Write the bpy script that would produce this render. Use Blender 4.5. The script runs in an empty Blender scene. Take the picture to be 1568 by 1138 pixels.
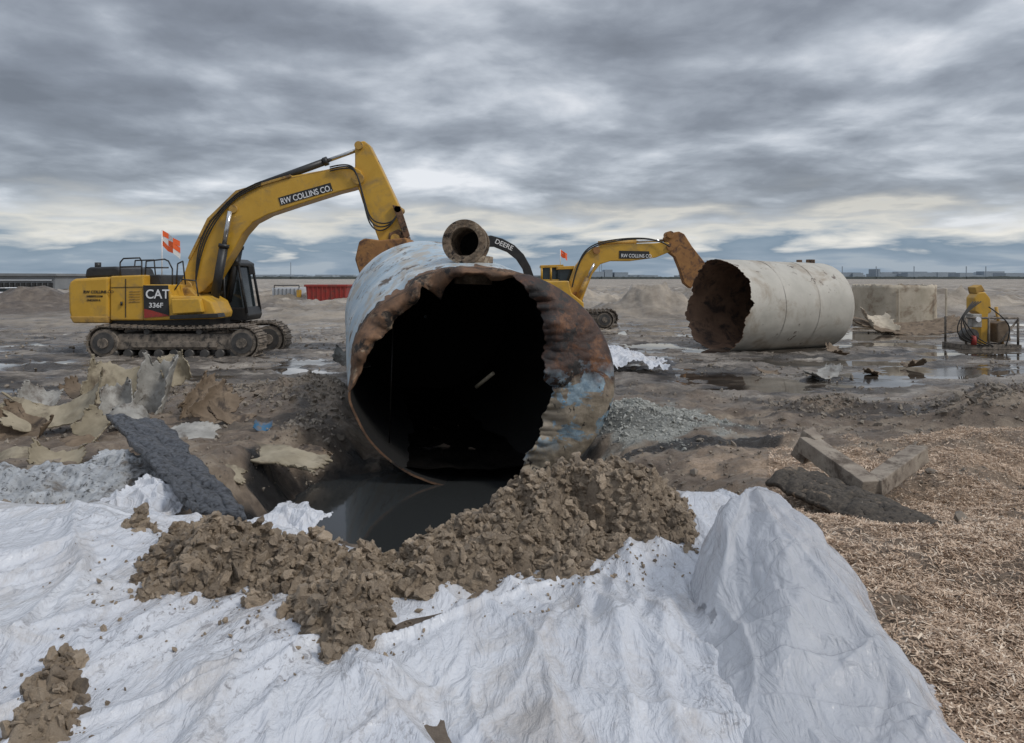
import bpy, bmesh, math, random
import numpy as np
from mathutils import Vector, Matrix
rng=np.random.default_rng(7); random.seed(7)
F=1120.; CH=2.3
def S(u,v,d): return ((u-784)*d/F, d, CH-(v-425)*d/F)
scene=bpy.context.scene
# ---------------------------------------------------------------- noise
_perm=rng.permutation(512); _ang=rng.random(512)*2*np.pi
def perlin(x,y,seed=0):
    x=np.asarray(x,float); y=np.asarray(y,float)
    xi=np.floor(x).astype(np.int64); yi=np.floor(y).astype(np.int64)
    xf=x-xi; yf=y-yi
    def g(ix,iy,dx,dy):
        h=_perm[(_perm[(ix+seed*17)&511]+iy+seed*31)&511]; a=_ang[h]
        return np.cos(a)*dx+np.sin(a)*dy
    u=xf*xf*xf*(xf*(xf*6-15)+10); v=yf*yf*yf*(yf*(yf*6-15)+10)
    a=g(xi,yi,xf,yf); b=g(xi+1,yi,xf-1,yf); c=g(xi,yi+1,xf,yf-1); d=g(xi+1,yi+1,xf-1,yf-1)
    return (a*(1-u)+b*u)*(1-v)+(c*(1-u)+d*u)*v
def fbm(x,y,o=4,seed=0,gain=.5):
    r=0;a=1;f=1
    for i in range(o):
        r=r+a*perlin(x*f,y*f,seed+i*3); a*=gain; f*=2.03
    return r
def ridge(x,y,seed=0): return 1-np.abs(perlin(x,y,seed))*2.2
def sst(x,a,b):
    t=np.clip((x-a)/(b-a),0,1); return t*t*(3-2*t)
def gs(x,y,cx,cy,sx,sy): return np.exp(-((x-cx)/sx)**2-((y-cy)/sy)**2)
# ---------------------------------------------------------------- materials
def new_mat(name):
    m=bpy.data.materials.new(name); m.use_nodes=True
    nt=m.node_tree; b=nt.nodes['Principled BSDF']; return m,nt,b
def N(nt,t,**k):
    n=nt.nodes.new(t)
    for a,v in k.items(): setattr(n,a,v)
    return n
def noise(nt,scale,detail=6,rough=.6,dist=0,vec=None):
    n=N(nt,'ShaderNodeTexNoise'); n.inputs['Scale'].default_value=scale; n.inputs['Detail'].default_value=detail
    n.inputs['Roughness'].default_value=rough; n.inputs['Distortion'].default_value=dist
    if vec is not None: nt.links.new(vec,n.inputs['Vector'])
    return n.outputs['Fac']
def ramp(nt,fac,stops):
    r=N(nt,'ShaderNodeValToRGB'); e=r.color_ramp.elements
    while len(e)<len(stops): e.new(.5)
    for i,(p,c) in enumerate(stops):
        e[i].position=p; e[i].color=(c[0],c[1],c[2],1) if hasattr(c,'__len__') else (c,c,c,1)
    nt.links.new(fac,r.inputs['Fac']); return r.outputs['Color']
def mixc(nt,f,a,b,mode='MIX'):
    m=N(nt,'ShaderNodeMix',data_type='RGBA',blend_type=mode)
    def st(i,v):
        if isinstance(v,bpy.types.NodeSocket): nt.links.new(v,m.inputs[i])
        elif hasattr(v,'__len__'): m.inputs[i].default_value=(v[0],v[1],v[2],1)
        else: m.inputs[i].default_value=v
    st(0,f); st(6,a); st(7,b); return m.outputs[2]
def math_(nt,op,a,b=None,clamp=False):
    m=N(nt,'ShaderNodeMath',operation=op,use_clamp=clamp)
    for i,v in enumerate((a,b)):
        if v is None: continue
        if isinstance(v,bpy.types.NodeSocket): nt.links.new(v,m.inputs[i])
        else: m.inputs[i].default_value=v
    return m.outputs[0]
def bump(nt,b,h,strength=.5,dist=.02):
    n=N(nt,'ShaderNodeBump'); n.inputs['Strength'].default_value=strength; n.inputs['Distance'].default_value=dist
    nt.links.new(h,n.inputs['Height']); nt.links.new(n.outputs[0],b.inputs['Normal'])
def coords(nt,scale=(1,1,1)):
    tc=N(nt,'ShaderNodeTexCoord'); mp=N(nt,'ShaderNodeMapping'); mp.inputs['Scale'].default_value=scale
    nt.links.new(tc.outputs['Object'],mp.inputs['Vector']); return mp.outputs[0]
def pm(name,c1,c2,scale=3,rough=.6,dirt=None,dscale=2,dthr=(.5,.62),bscale=30,bstr=.3,bdist=.01,metal=0,stretch=(1,1,1),island=0,spots=None,sthr=(.6,.64),sscale=5):
    m,nt,b=new_mat(name); v=coords(nt,stretch)
    col=ramp(nt,noise(nt,scale,8,.65,0.2,v),[(.32,c1),(.68,c2)])
    if dirt: col=mixc(nt,ramp(nt,noise(nt,dscale,9,.7,.4,v),[(dthr[0],0.),(dthr[1],1.)]),col,dirt)
    if spots: col=mixc(nt,ramp(nt,noise(nt,sscale,9,.7,.1,v),[(sthr[0],0.),(sthr[1],1.)]),col,spots)
    nt.links.new(col,b.inputs['Base Color']); b.inputs['Roughness'].default_value=rough; b.inputs['Metallic'].default_value=metal
    if bstr: bump(nt,b,noise(nt,bscale,8,.7,0,coords(nt)),bstr,bdist)
    return m
M={}
M['yellow']=pm('yellow_paint',(.52,.29,.03),(.62,.36,.045),1.5,.34,dirt=(.30,.20,.08),dscale=1.6,dthr=(.50,.72),bstr=.05)
M['yellow_dirty']=pm('yellow_dirty',(.38,.22,.05),(.52,.31,.06),2,.55,dirt=(.16,.10,.05),dscale=2.5,dthr=(.48,.62))
M['rustyel']=pm('rusty_boom',(.24,.11,.04),(.38,.19,.06),2.5,.75,dirt=(.10,.05,.03),dscale=3)
M['black']=pm('black_paint',(.012,.012,.013),(.03,.03,.03),4,.45,bstr=.1)
M['rubber']=pm('hose_rubber',(.015,.015,.015),(.03,.028,.025),4,.6)
M['mudtrack']=pm('muddy_track_steel',(.12,.10,.08),(.30,.25,.20),5,.8,dirt=(.05,.045,.04),dscale=7,bscale=14,bstr=.6)
M['steel']=pm('machine_steel',(.05,.05,.05),(.13,.12,.11),5,.5,metal=.4)
M['chrome']=pm('cylinder_rod',(.45,.45,.45),(.6,.6,.6),5,.2,metal=.9,bstr=0)
M['glass']=pm('cab_glass',(.02,.03,.035),(.04,.05,.055),1,.06,bstr=0)
M['white']=pm('white_letter',(.75,.75,.75),(.8,.8,.8),5,.5,bstr=0)
M['orange']=pm('flag_orange',(.85,.12,.03),(.9,.16,.04),5,.7,bstr=0)
M['rust']=pm('rust_steel',(.05,.03,.02),(.24,.13,.07),5,.8,dirt=(.34,.27,.19),dscale=3,dthr=(.55,.66),spots=(.02,.015,.012),sthr=(.52,.60),sscale=3,bscale=12,bstr=.5,bdist=.02)
M['shard']=pm('tank_shell_tan',(.22,.185,.125),(.40,.345,.25),3,.7,dirt=(.10,.075,.05),dscale=2.5,dthr=(.52,.68),bscale=12,bstr=.35)
M['shard_b']=pm('tank_shell_brown',(.12,.085,.055),(.27,.20,.135),3,.75,dirt=(.05,.035,.025),dscale=3,bscale=12,bstr=.5)
M['shard_g']=pm('tank_shell_grey',(.22,.21,.19),(.42,.405,.37),5,.6,dirt=(.14,.12,.10),dscale=3,bscale=14,bstr=.6)
M['tank2']=pm('weathered_tank_paint',(.42,.40,.35),(.54,.51,.45),1.2,.6,dirt=(.32,.27,.21),dscale=1.1,dthr=(.5,.66),spots=(.14,.11,.09),sthr=(.62,.65),sscale=2.6,bscale=5,bstr=.25)
M['tank3']=pm('stained_tank_wall',(.38,.33,.25),(.56,.49,.39),1.3,.75,dirt=(.22,.16,.11),dscale=1.1,dthr=(.5,.64),bscale=5,bstr=.3)
M['tank2in']=pm('tank_inside_rust',(.12,.07,.045),(.28,.17,.11),1.6,.8,dirt=(.05,.035,.03),dscale=2)
M['concrete']=pm('old_timber',(.22,.18,.145),(.36,.31,.25),7,.9,dirt=(.11,.085,.065),dscale=5,bscale=40,bstr=.8)
M['mesh']=pm('black_erosion_roll',(.03,.026,.022),(.11,.09,.07),40,.85,dirt=(.34,.25,.17),dscale=6,dthr=(.58,.68),bscale=60,bstr=.6,bdist=.01)
M['red']=pm('red_container_paint',(.28,.03,.025),(.36,.05,.035),2,.6,dirt=(.16,.05,.04))
M['blue']=pm('blue_plastic',(.02,.10,.20),(.04,.16,.28),3,.5,dirt=(.16,.12,.09),dscale=6)
M['haze']=pm('haze_tinted_grey',(.24,.29,.34),(.32,.37,.42),.02,.9,bstr=0)  # skyline: aerial haze painted straight into the pale grey-blue base colour
M['bwhite']=pm('distant_white',(.45,.47,.5),(.6,.62,.64),.05,.8,bstr=0)
M['grey']=pm('building_grey',(.16,.17,.18),(.24,.25,.26),.3,.8,bstr=0)
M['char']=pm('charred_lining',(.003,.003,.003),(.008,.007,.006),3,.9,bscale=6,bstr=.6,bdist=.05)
def soil_mat():
    m,nt,b=new_mat('clay_soil'); v=coords(nt)
    col=ramp(nt,noise(nt,6,9,.7,.3,v),[(.25,(.20,.15,.105)),(.5,(.40,.31,.22)),(.75,(.60,.48,.355))])
    g=N(nt,'ShaderNodeNewGeometry'); r=ramp(nt,g.outputs['Random Per Island'],[(0,.55),(1,1.12)])
    col=mixc(nt,1.,col,r,'MULTIPLY')
    nt.links.new(col,b.inputs['Base Color']); b.inputs['Roughness'].default_value=.62
    bump(nt,b,noise(nt,70,8,.75,0,v),1,.02); return m
M['soil']=soil_mat()
M['rubble']=pm('mud_lumps',(.12,.10,.08),(.32,.27,.215),1.5,.72,bscale=50,bstr=.8)
def straw_mat():
    m,nt,b=new_mat('shredded_wood'); g=N(nt,'ShaderNodeNewGeometry')
    col=ramp(nt,g.outputs['Random Per Island'],[(0,(.22,.145,.10)),(.4,(.50,.36,.25)),(.8,(.69,.53,.39)),(1,(.82,.70,.56))])
    nt.links.new(col,b.inputs['Base Color']); b.inputs['Roughness'].default_value=.8; return m
M['straw']=straw_mat()
def tank1_mat():
    m,nt,b=new_mat('pale_blue_tank'); v=coords(nt,(1,1,1))
    col=ramp(nt,noise(nt,1.1,8,.65,.5,v),[(.3,(.24,.36,.45)),(.5,(.40,.50,.57)),(.66,(.60,.65,.67))])
    col=mixc(nt,ramp(nt,noise(nt,2.2,9,.75,.3,coords(nt,(1,.35,1))),[(.50,0.),(.60,1.)]),col,(.42,.39,.34))
    col=mixc(nt,ramp(nt,noise(nt,3.0,9,.75,.2,coords(nt,(1,.5,1))),[(.56,0.),(.61,1.)]),col,(.10,.065,.04))
    nt.links.new(col,b.inputs['Base Color']); b.inputs['Roughness'].default_value=.5
    bump(nt,b,noise(nt,5,6,.6,0,v),.3,.03); return m
M['tank1']=tank1_mat()
def tar_mat(name,r=.25,c=(.004,.004,.004)):
    m,nt,b=new_mat(name); v=coords(nt)
    nt.links.new(ramp(nt,noise(nt,2,8,.7,0,v),[(.4,c),(.8,(c[0]*4,c[1]*3.4,c[2]*3))]),b.inputs['Base Color'])
    b.inputs['Roughness'].default_value=r; bump(nt,b,noise(nt,9,6,.7,0,v),.35,.03); return m
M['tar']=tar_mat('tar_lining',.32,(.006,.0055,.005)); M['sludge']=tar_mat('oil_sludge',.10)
def cap_mat():
    m,nt,b=new_mat('corroded_tank_head'); v=coords(nt)
    sep=N(nt,'ShaderNodeSeparateXYZ'); nt.links.new(v,sep.inputs[0])
    base=ramp(nt,noise(nt,2.2,9,.7,.3,v),[(.3,(.12,.095,.07)),(.5,(.27,.225,.165)),(.7,(.40,.34,.27))])
    rust=ramp(nt,noise(nt,3.2,9,.75,.5,v),[(.38,(.018,.013,.012)),(.54,(.07,.033,.02)),(.74,(.28,.12,.045))])
    zz=math_(nt,'ADD',sep.outputs[2],math_(nt,'MULTIPLY',noise(nt,1.3,8,.7,.3,v),1.6))
    up=ramp(nt,math_(nt,'MULTIPLY',zz,.33),[(.52,0.),(.62,1.)])
    col=mixc(nt,up,base,rust)
    bl=ramp(nt,noise(nt,2.3,9,.62,.6,coords(nt,(1,1,1.3))),[(.505,0.),(.525,1.)])
    zm=ramp(nt,math_(nt,'MULTIPLY',zz,.33),[(.2,0.),(.32,1.),(.58,1.),(.70,0.)])
    blue=ramp(nt,noise(nt,9,5,.7,0,v),[(.35,(.13,.20,.26)),(.6,(.26,.34,.39)),(.74,(.02,.34,.68))])
    col=mixc(nt,math_(nt,'MULTIPLY',bl,zm),col,blue)
    col=mixc(nt,ramp(nt,noise(nt,3.1,9,.65,.5,coords(nt,(1.1,1,.9))),[(.56,0.),(.59,1.)]),col,(.018,.015,.014))
    nt.links.new(col,b.inputs['Base Color']); b.inputs['Roughness'].default_value=.6
    bump(nt,b,noise(nt,11,9,.75,0,v),.6,.03); return m
M['cap']=cap_mat()
def plastic_mat(name,trans,alpha,dirt=True,rough=.2):
    m,nt,b=new_mat(name); v=coords(nt)
    col=ramp(nt,noise(nt,1.3,6,.6,0,v),[(.3,(.62,.64,.69)),(.7,(.72,.735,.77))])
    if dirt:
        d=ramp(nt,noise(nt,1.9,10,.75,.7,coords(nt,(1.3,.7,1))),[(.50,0.),(.68,.6)])
        col=mixc(nt,d,col,(.42,.36,.30))
        s=ramp(nt,noise(nt,30,6,.7,.9,coords(nt,(1,.6,1))),[(.53,0.),(.63,.7)])
        s2=ramp(nt,noise(nt,.8,7,.7,0,v),[(.48,0.),(.58,1.)])
        col=mixc(nt,math_(nt,'MULTIPLY',s,s2),col,(.22,.21,.22))
    nt.links.new(col,b.inputs['Base Color']); b.inputs['Roughness'].default_value=rough; b.inputs['IOR'].default_value=1.52
    hh=math_(nt,'ADD',math_(nt,'MULTIPLY',noise(nt,6,5,.55,2.2,coords(nt,(2.2,.8,1))),1.),math_(nt,'MULTIPLY',noise(nt,26,4,.55,1.2,v),.28))
    bump(nt,b,hh,.75,.03)
    out=nt.nodes['Material Output']; tr=N(nt,'ShaderNodeBsdfTranslucent'); nt.links.new(col,tr.inputs[0])
    mx=N(nt,'ShaderNodeMixShader'); mx.inputs[0].default_value=trans
    nt.links.new(b.outputs[0],mx.inputs[1]); nt.links.new(tr.outputs[0],mx.inputs[2]); last=mx.outputs[0]
    if alpha<1:
        tp=N(nt,'ShaderNodeBsdfTransparent'); m2=N(nt,'ShaderNodeMixShader'); m2.inputs[0].default_value=1-alpha
        nt.links.new(last,m2.inputs[1]); nt.links.new(tp.outputs[0],m2.inputs[2]); last=m2.outputs[0]
    nt.links.new(last,out.inputs[0]); return m
M['plastic']=plastic_mat('white_poly_sheet',.08,1)
M['plastic2']=plastic_mat('clear_poly_sheet',.12,.68,False,.12)
def ground_mat():
    m,nt,b=new_mat('site_ground'); v=coords(nt)
    at=N(nt,'ShaderNodeAttribute',attribute_name='mask'); sp=N(nt,'ShaderNodeSeparateColor'); nt.links.new(at.outputs['Color'],sp.inputs[0])
    at2=N(nt,'ShaderNodeAttribute',attribute_name='mask2'); sp2=N(nt,'ShaderNodeSeparateColor'); nt.links.new(at2.outputs['Color'],sp2.inputs[0])
    brown=ramp(nt,noise(nt,1.6,12,.74,.3,v),[(.3,(.075,.054,.04)),(.5,(.22,.168,.124)),(.7,(.45,.365,.275))])
    grey=ramp(nt,noise(nt,.7,13,.76,.5,coords(nt,(.6,1.3,1))),[(.38,(.058,.049,.042)),(.5,(.20,.172,.146)),(.64,(.46,.41,.35))])
    col=mixc(nt,sp2.outputs[0],brown,grey)
    far=ramp(nt,noise(nt,.16,14,.80,.3,coords(nt,(.6,.6,1))),[(.38,(.11,.088,.068)),(.5,(.28,.235,.185)),(.62,(.48,.41,.325))])
    col=mixc(nt,sp2.outputs[1],col,far)
    straw=ramp(nt,noise(nt,28,8,.8,.2,v),[(.3,(.22,.15,.10)),(.5,(.48,.35,.245)),(.7,(.69,.53,.39))])
    straw=mixc(nt,ramp(nt,noise(nt,2.2,8,.75,.3,v),[(.56,0.),(.66,.85)]),straw,(.16,.115,.08))
    col=mixc(nt,sp.outputs[0],col,straw)
    ash=ramp(nt,noise(nt,22,8,.8,0,v),[(.3,(.16,.16,.145)),(.55,(.38,.38,.345)),(.7,(.52,.52,.48))])
    col=mixc(nt,sp.outputs[1],col,ash)
    col=mixc(nt,sp.outputs[2],col,(.014,.0125,.012))
    wet=sp2.outputs[2]
    col=mixc(nt,wet,col,mixc(nt,1.,col,(.42,.40,.38),'MULTIPLY'))
    nt.links.new(col,b.inputs['Base Color'])
    damp=ramp(nt,noise(nt,.5,8,.7,.4,v),[(.40,.8),(.58,.32)])
    r=mixc(nt,wet,damp,(.02,.02,.02)); r=mixc(nt,sp.outputs[2],r,(.25,.25,.25)); nt.links.new(r,b.inputs['Roughness'])
    h=noise(nt,16,12,.80,0,v)
    n=N(nt,'ShaderNodeBump'); n.inputs['Distance'].default_value=.06
    nt.links.new(h,n.inputs['Height']); nt.links.new(math_(nt,'SUBTRACT',.9,math_(nt,'MULTIPLY',wet,1.0),True),n.inputs['Strength'])
    nt.links.new(n.outputs[0],b.inputs['Normal']); return m
M['ground']=ground_mat()
def water_mat():
    m,nt,b=new_mat('oily_water'); b.inputs['Base Color'].default_value=(.03,.032,.032,1); b.inputs['Roughness'].default_value=.07
    b.inputs['IOR'].default_value=1.7; bump(nt,b,noise(nt,3,4,.5,0,coords(nt)),.10,.02); return m
M['water']=water_mat()
# ---------------------------------------------------------------- mesh helpers
def fast_mesh(name,V,Fc,mat,smooth=True,parent=None):
    me=bpy.data.meshes.new(name); m,k=Fc.shape
    me.vertices.add(len(V)); me.vertices.foreach_set('co',np.ascontiguousarray(V,dtype=np.float32).ravel())
    me.loops.add(m*k); me.loops.foreach_set('vertex_index',np.ascontiguousarray(Fc,dtype=np.int32).ravel())
    me.polygons.add(m); me.polygons.foreach_set('loop_start',np.arange(0,m*k,k,dtype=np.int32))
    me.update(calc_edges=True)
    me.polygons.foreach_set('use_smooth',np.full(m,smooth))
    me.materials.append(mat); o=bpy.data.objects.new(name,me); scene.collection.objects.link(o)
    if parent: setp(o,parent)
    return o
def setp(o,p):
    o.parent=p; o.matrix_parent_inverse=Matrix.Translation(p.location).inverted()
def gridfaces(nx,ny):
    i=np.arange(nx-1)[None,:]+np.arange(ny-1)[:,None]*nx
    return np.stack([i,i+1,i+nx+1,i+nx],-1).reshape(-1,4)
def empty(name,loc):
    e=bpy.data.objects.new(name,None); e.location=loc; e.empty_display_size=.3; scene.collection.objects.link(e); return e
def obj_from_bm(name,bm,mat,parent=None,smooth=False,bevel=0):
    me=bpy.data.meshes.new(name); bmesh.ops.recalc_face_normals(bm,faces=bm.faces[:]); bm.to_mesh(me); bm.free()
    for p in me.polygons: p.use_smooth=smooth
    me.materials.append(mat); o=bpy.data.objects.new(name,me); scene.collection.objects.link(o)
    if parent: setp(o,parent)
    if bevel:
        b=o.modifiers.new('b','BEVEL'); b.width=bevel; b.segments=2; b.limit_method='ANGLE'
    return o
def prism(name,pts,dref,d0,d1,mat,parent=None,bevel=.02):
    bm=bmesh.new(); P=[S(u,v,dref) for u,v in pts]
    a=[bm.verts.new((p[0],d0,p[2])) for p in P]; b=[bm.verts.new((p[0],d1,p[2])) for p in P]; n=len(P)
    bm.faces.new(a); bm.faces.new(b[::-1])
    for i in range(n): bm.faces.new([a[i],b[i],b[(i+1)%n],a[(i+1)%n]])
    return obj_from_bm(name,bm,mat,parent,False,bevel)
def box(name,c,s,mat,parent=None,bevel=.01,rot=None):
    bm=bmesh.new(); bmesh.ops.create_cube(bm,size=1)
    for v in bm.verts: v.co=Vector((v.co.x*s[0],v.co.y*s[1],v.co.z*s[2]))
    if rot is not None: bmesh.ops.rotate(bm,cent=(0,0,0),matrix=rot,verts=bm.verts)
    bmesh.ops.translate(bm,vec=c,verts=bm.verts)
    return obj_from_bm(name,bm,mat,parent,False,bevel)
def bar(name,p0,p1,r,mat,parent=None,r2=None,seg=14):
    p0=Vector(p0);p1=Vector(p1); d=p1-p0
    bm=bmesh.new(); bmesh.ops.create_cone(bm,cap_ends=True,segments=seg,radius1=r,radius2=r if r2 is None else r2,depth=d.length)
    q=Vector((0,0,1)).rotation_difference(d.normalized()).to_matrix()
    bmesh.ops.rotate(bm,cent=(0,0,0),matrix=q,verts=bm.verts); bmesh.ops.translate(bm,vec=(p0+p1)/2,verts=bm.verts)
    o=obj_from_bm(name,bm,mat,parent,False)
    for p in o.data.polygons: p.use_smooth=len(p.vertices)==4
    return o
def tube(name,pts,r,mat,parent=None):
    cu=bpy.data.curves.new(name,'CURVE'); cu.dimensions='3D'; cu.bevel_depth=r; cu.bevel_resolution=2
    sp=cu.splines.new('NURBS'); sp.points.add(len(pts)-1)
    for i,p in enumerate(pts): sp.points[i].co=(p[0],p[1],p[2],1)
    sp.use_endpoint_u=True; sp.order_u=3; cu.materials.append(mat)
    o=bpy.data.objects.new(name,cu); scene.collection.objects.link(o)
    if parent: setp(o,parent)
    return o
def text(name,s,loc,h,ang,mat,parent,sx=1.):
    cu=bpy.data.curves.new(name,'FONT'); cu.body=s; cu.size=h; cu.extrude=.004; cu.offset=.012*h
    cu.materials.append(mat)
    o=bpy.data.objects.new(name,cu); scene.collection.objects.link(o)
    o.rotation_euler=(math.pi/2,-ang,0); o.scale=(sx,1,1); o.location=loc; setp(o,parent); return o
# ---------------------------------------------------------------- terrain
MOUNDS=[(-3.3,12.8,1.1,1.3,.42),(-2.85,10.4,.4,.8,.12),(-5.5,13.5,1.6,1.2,.2),(7.6,11.0,1.3,.9,.5),(5.2,12.2,.8,.6,.25),(10,12.5,2,1,.4),
 (1.95,11.0,.8,1.1,.30),(4.2,9.4,1.2,.5,.12),(3.6,6.6,1.2,.9,.22),(5.6,8,1.3,.9,.3),(-31.5,48,3.4,2.5,1.35),(-38,46,3,2,.9),(-25,54,3,2,.5),(9,46,2.2,2.5,1.7),(13,52,3,2.5,1.2),(5,60,4,3,1.0),
 (22,44,4,2,.9),(30,50,5,3,1.1),(-12,40,4,2,.4),(-18,34,4,2,.4),(17,40,3,2,.7),(3,34,2,1.2,.3)]
def bermedge(x): return 4.75+.25*np.sin(x*1.3+.5)-.45*np.exp(-((x+.8)/.5)**2)
def Hb(x,y):
    n=fbm(x*.22,y*.22,3,1)*(1-.75*sst(y,12,15)*(1-sst(y,34,44)))
    back=.05+.10*n+ .28*sst(x,1.2,2.4)*(1-sst(y,7.5,11)) +.22*(1-sst(x,-3.4,-2.2))*(1-sst(y,7.,12))
    ms=0
    for (cx,cy,sx,sy,h) in MOUNDS: ms=ms+h*gs(x,y,cx,cy,sx,sy)
    back=back+ms*(1+.55*fbm(x*.9,y*.9,4,4))
    far=sst(y,36,52)*(1-sst(y,120,200)); back=back+far*(.10+.65*np.clip(fbm(x*.13,y*.2,5,9),-.2,.8)+.9*np.maximum(0,ridge(x*.33,y*.2,15)-.62))
    e=bermedge(x); t=sst(y,e-.15,e+1.75)
    top=.70+.05*fbm(x*.7,y*.7,2,5)+.12*gs(x,y,1.35,5.0,.5,.6)-.14*gs(x,y,-.85,4.6,.45,.6)
    z=top*(1-t)+back*t
    r=np.sqrt(((x+.95)/1.95)**2+((y-8.6)/2.35)**2)+.10*fbm(x*1.2,y*1.2,3,12)
    p=1-sst(r,.78,1.28); z=z*(1-p)+(-.80)*p
    p2=(1-sst(np.abs(x+.45+(y-9.75)*.23),1.0,2.0))*sst(y,9,10)*(1-sst(y,15,17)); z=z*(1-p2)+np.minimum(z,-.35)*p2
    return z
def pudn(x,y): return fbm(x*.26+.12*fbm(x,y,2,23),y*.60,6,21,.54)
def pudreg(x,y):
    reg=sst(y,12.5,14.5)*(1-sst(y,34,42))*sst(x,2.2,4.2)
    reg2=sst(y,12,15)*(1-sst(y,30,45))*(1-sst(x,-4,-2))
    return reg,reg2
def puddle(x,y,n=None):
    reg,reg2=pudreg(x,y)
    if n is None: n=pudn(x,y)
    return sst(n,-.01,.015)*reg+sst(n,.19,.22)*reg2
def H(x,y):
    z=Hb(x,y)
    near=1-sst(y,60,120)
    e=bermedge(x); soft=sst(y,e,e+.8); soft=np.maximum(soft,sst(x,1.3,1.7)*.6)
    n=pudn(x,y); reg,reg2=pudreg(x,y)
    calm=1-.75*reg*sst(n,-.30,-.02)-.5*reg2*sst(n,0,.18)
    rough=.10*fbm(x*1.3,y*1.3,6,30,.60)+.06*np.maximum(0,ridge(x*2.6,y*3.6,33)-.5)
    rut=.08*np.maximum(0,ridge(x*.5+.3*fbm(x*.2,y*.2,2,8),y*1.5,40)-.4)*sst(y,11,14)
    p=np.clip(puddle(x,y,n),0,1)
    z=z+near*soft*(rough+rut)*calm*(1-p)
    return z*(1-p)+(.045)*p
def axis(fine,start,end,grow,maxstep=1e9):
    a=[start]; s=fine
    while a[-1]<end: a.append(a[-1]+s); s=min(s*grow,maxstep)
    return a
xp=list(np.arange(0,3.2,.03))+axis(.035,3.2,4000,1.014)
xs=np.array(sorted(set([-v for v in xp]+xp)))
ys=np.array(list(np.arange(-12,1.8,.3))+list(np.arange(1.8,7,.035))+axis(.035,7,30,1.0042)+axis(.19,30.3,5000,1.025))
X,Y=np.meshgrid(xs,ys); Z=H(X,Y)
V=np.stack([X,Y,Z],-1).reshape(-1,3)
ground=fast_mesh('ground',V,gridfaces(len(xs),len(ys)),M['ground'])
def strawmask(x,y):
    n=fbm(x*1.1,y*1.1,5,50)
    bx=1.25+.15*sst(y,3,4)+.45*sst(y,5.2,7)+.3*n
    m=sst(x,bx,bx+.25)*(1-sst(y+n*1.6-.10*(x-3),8.0,9.0))
    return m*(.30+.70*sst(fbm(x*1.6,y*1.6,4,53),-.30,-.05))
nn=fbm(X*1.3,Y*1.3,5,60)
straw=strawmask(X,Y)
def ashmask(x,y): return np.clip(sst(gs(x,y,2.0,11.1,1.25,1.7)+.45*fbm(x*1.3,y*1.3,5,60),.30,.5),0,1)
ash=ashmask(X,Y)
rr=np.sqrt(((X+.95)/1.95)**2+((Y-8.6)/2.3)**2)+.35*nn
tar=1-sst(rr,.98,1.16)
tar=np.maximum(tar,sst(gs(X,Y,2.6,9.2,1.5,.40)+.45*nn,.42,.56)*.9)
tar=np.maximum(tar,sst(gs(X,Y,-2.3,7.4,.6,1.2)+.5*nn,.45,.62)*.9)
tar=np.maximum(tar,.65*sst(fbm(X*.5,Y*.9,5,77),.14,.24)*sst(Y,9.5,11)*(1-sst(Y,24,30)))
dk=np.clip(gs(X,Y,-33,47,9,6)*1.6,0,1)
tar=np.maximum(tar,dk*.45)
col=np.stack([straw,ash,tar,np.ones_like(X)],-1).reshape(-1).astype(np.float32)
a=ground.data.color_attributes.new('mask','FLOAT_COLOR','POINT'); a.data.foreach_set('color',col)
greyz=np.clip(sst(Y+3*nn,12,15),0,1); farz=sst(Y+10*nn,26,36)
farz=farz*(1-dk); greyz=greyz*(1-dk)
wet=np.clip(puddle(X,Y)+.40*sst(fbm(X*.25,Y*.4,4,70),-.12,.2)*sst(Y,10,12)*(1-sst(Y,30,40)),0,1)
col=np.stack([greyz,farz,wet,np.ones_like(X)],-1).reshape(-1).astype(np.float32)
a=ground.data.color_attributes.new('mask2','FLOAT_COLOR','POINT'); a.data.foreach_set('color',col)
a_=np.linspace(0,2*np.pi,65)[:-1]
bm=bmesh.new(); bm.faces.new([bm.verts.new((-.9+3.0*math.cos(t),8.6+2.9*math.sin(t),-.47)) for t in a_]); obj_from_bm('oily_water',bm,M['water'])
# ---------------------------------------------------------------- poly sheets
def creases(x,y,C,pw=1.,lim=.12,eps=.004):
    z=np.zeros_like(x)
    for (x0,y0,an,L,cv,am,w,asy) in C:
        ca,sa=math.cos(an),math.sin(an); dx=x-x0; dy=y-y0; t=(dx*ca+dy*sa)/L
        m=(t>0)&(t<1)
        if not m.any(): continue
        tt=t[m]; s=(-dx*sa+dy*ca)[m]-cv*(tt*L)**2+.03*np.sin(tt*L*5+x0*9)
        ww=w*(.45+1.1*tt); ww=np.where(s>0,ww*asy,ww)
        z[m]+=am*np.sin(np.pi*tt)**pw*np.exp(-(np.sqrt(s*s+eps*eps)-eps)/ww)
    return np.tanh(z/lim)*lim
r_=np.random.default_rng(42); CM=[]
for (ax_,ay_,n_,sp_) in ((-2.3,4.2,11,.9),(-.75,3.2,11,.9),(.2,4.1,13,.9),(1.0,4.2,10,.7),(-1.6,5.1,6,1.0),(.95,5.5,9,1.0),(-3.6,5.2,12,1.2),(-1.2,3.7,9,.9),(.6,4.4,10,.8)):
    for i in range(n_):
        an=-math.pi/2+r_.uniform(-sp_,sp_); CM.append((ax_+r_.normal(0,.22),ay_+r_.normal(0,.22),an,r_.uniform(.8,2.8),r_.normal(0,.06),r_.choice([1,1,1,-.6])*r_.uniform(.018,.06),r_.uniform(.025,.10),r_.uniform(.2,1)))
for i in range(170):
    x0=r_.uniform(-5,1.4); an=-math.pi/2+.28*(x0-.2)+r_.normal(0,.4); CM.append((x0,r_.uniform(2.6,5.4),an,r_.uniform(.25,1.4),r_.normal(0,.2),r_.uniform(.006,.026),r_.uniform(.010,.045),r_.uniform(.25,1)))
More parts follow.
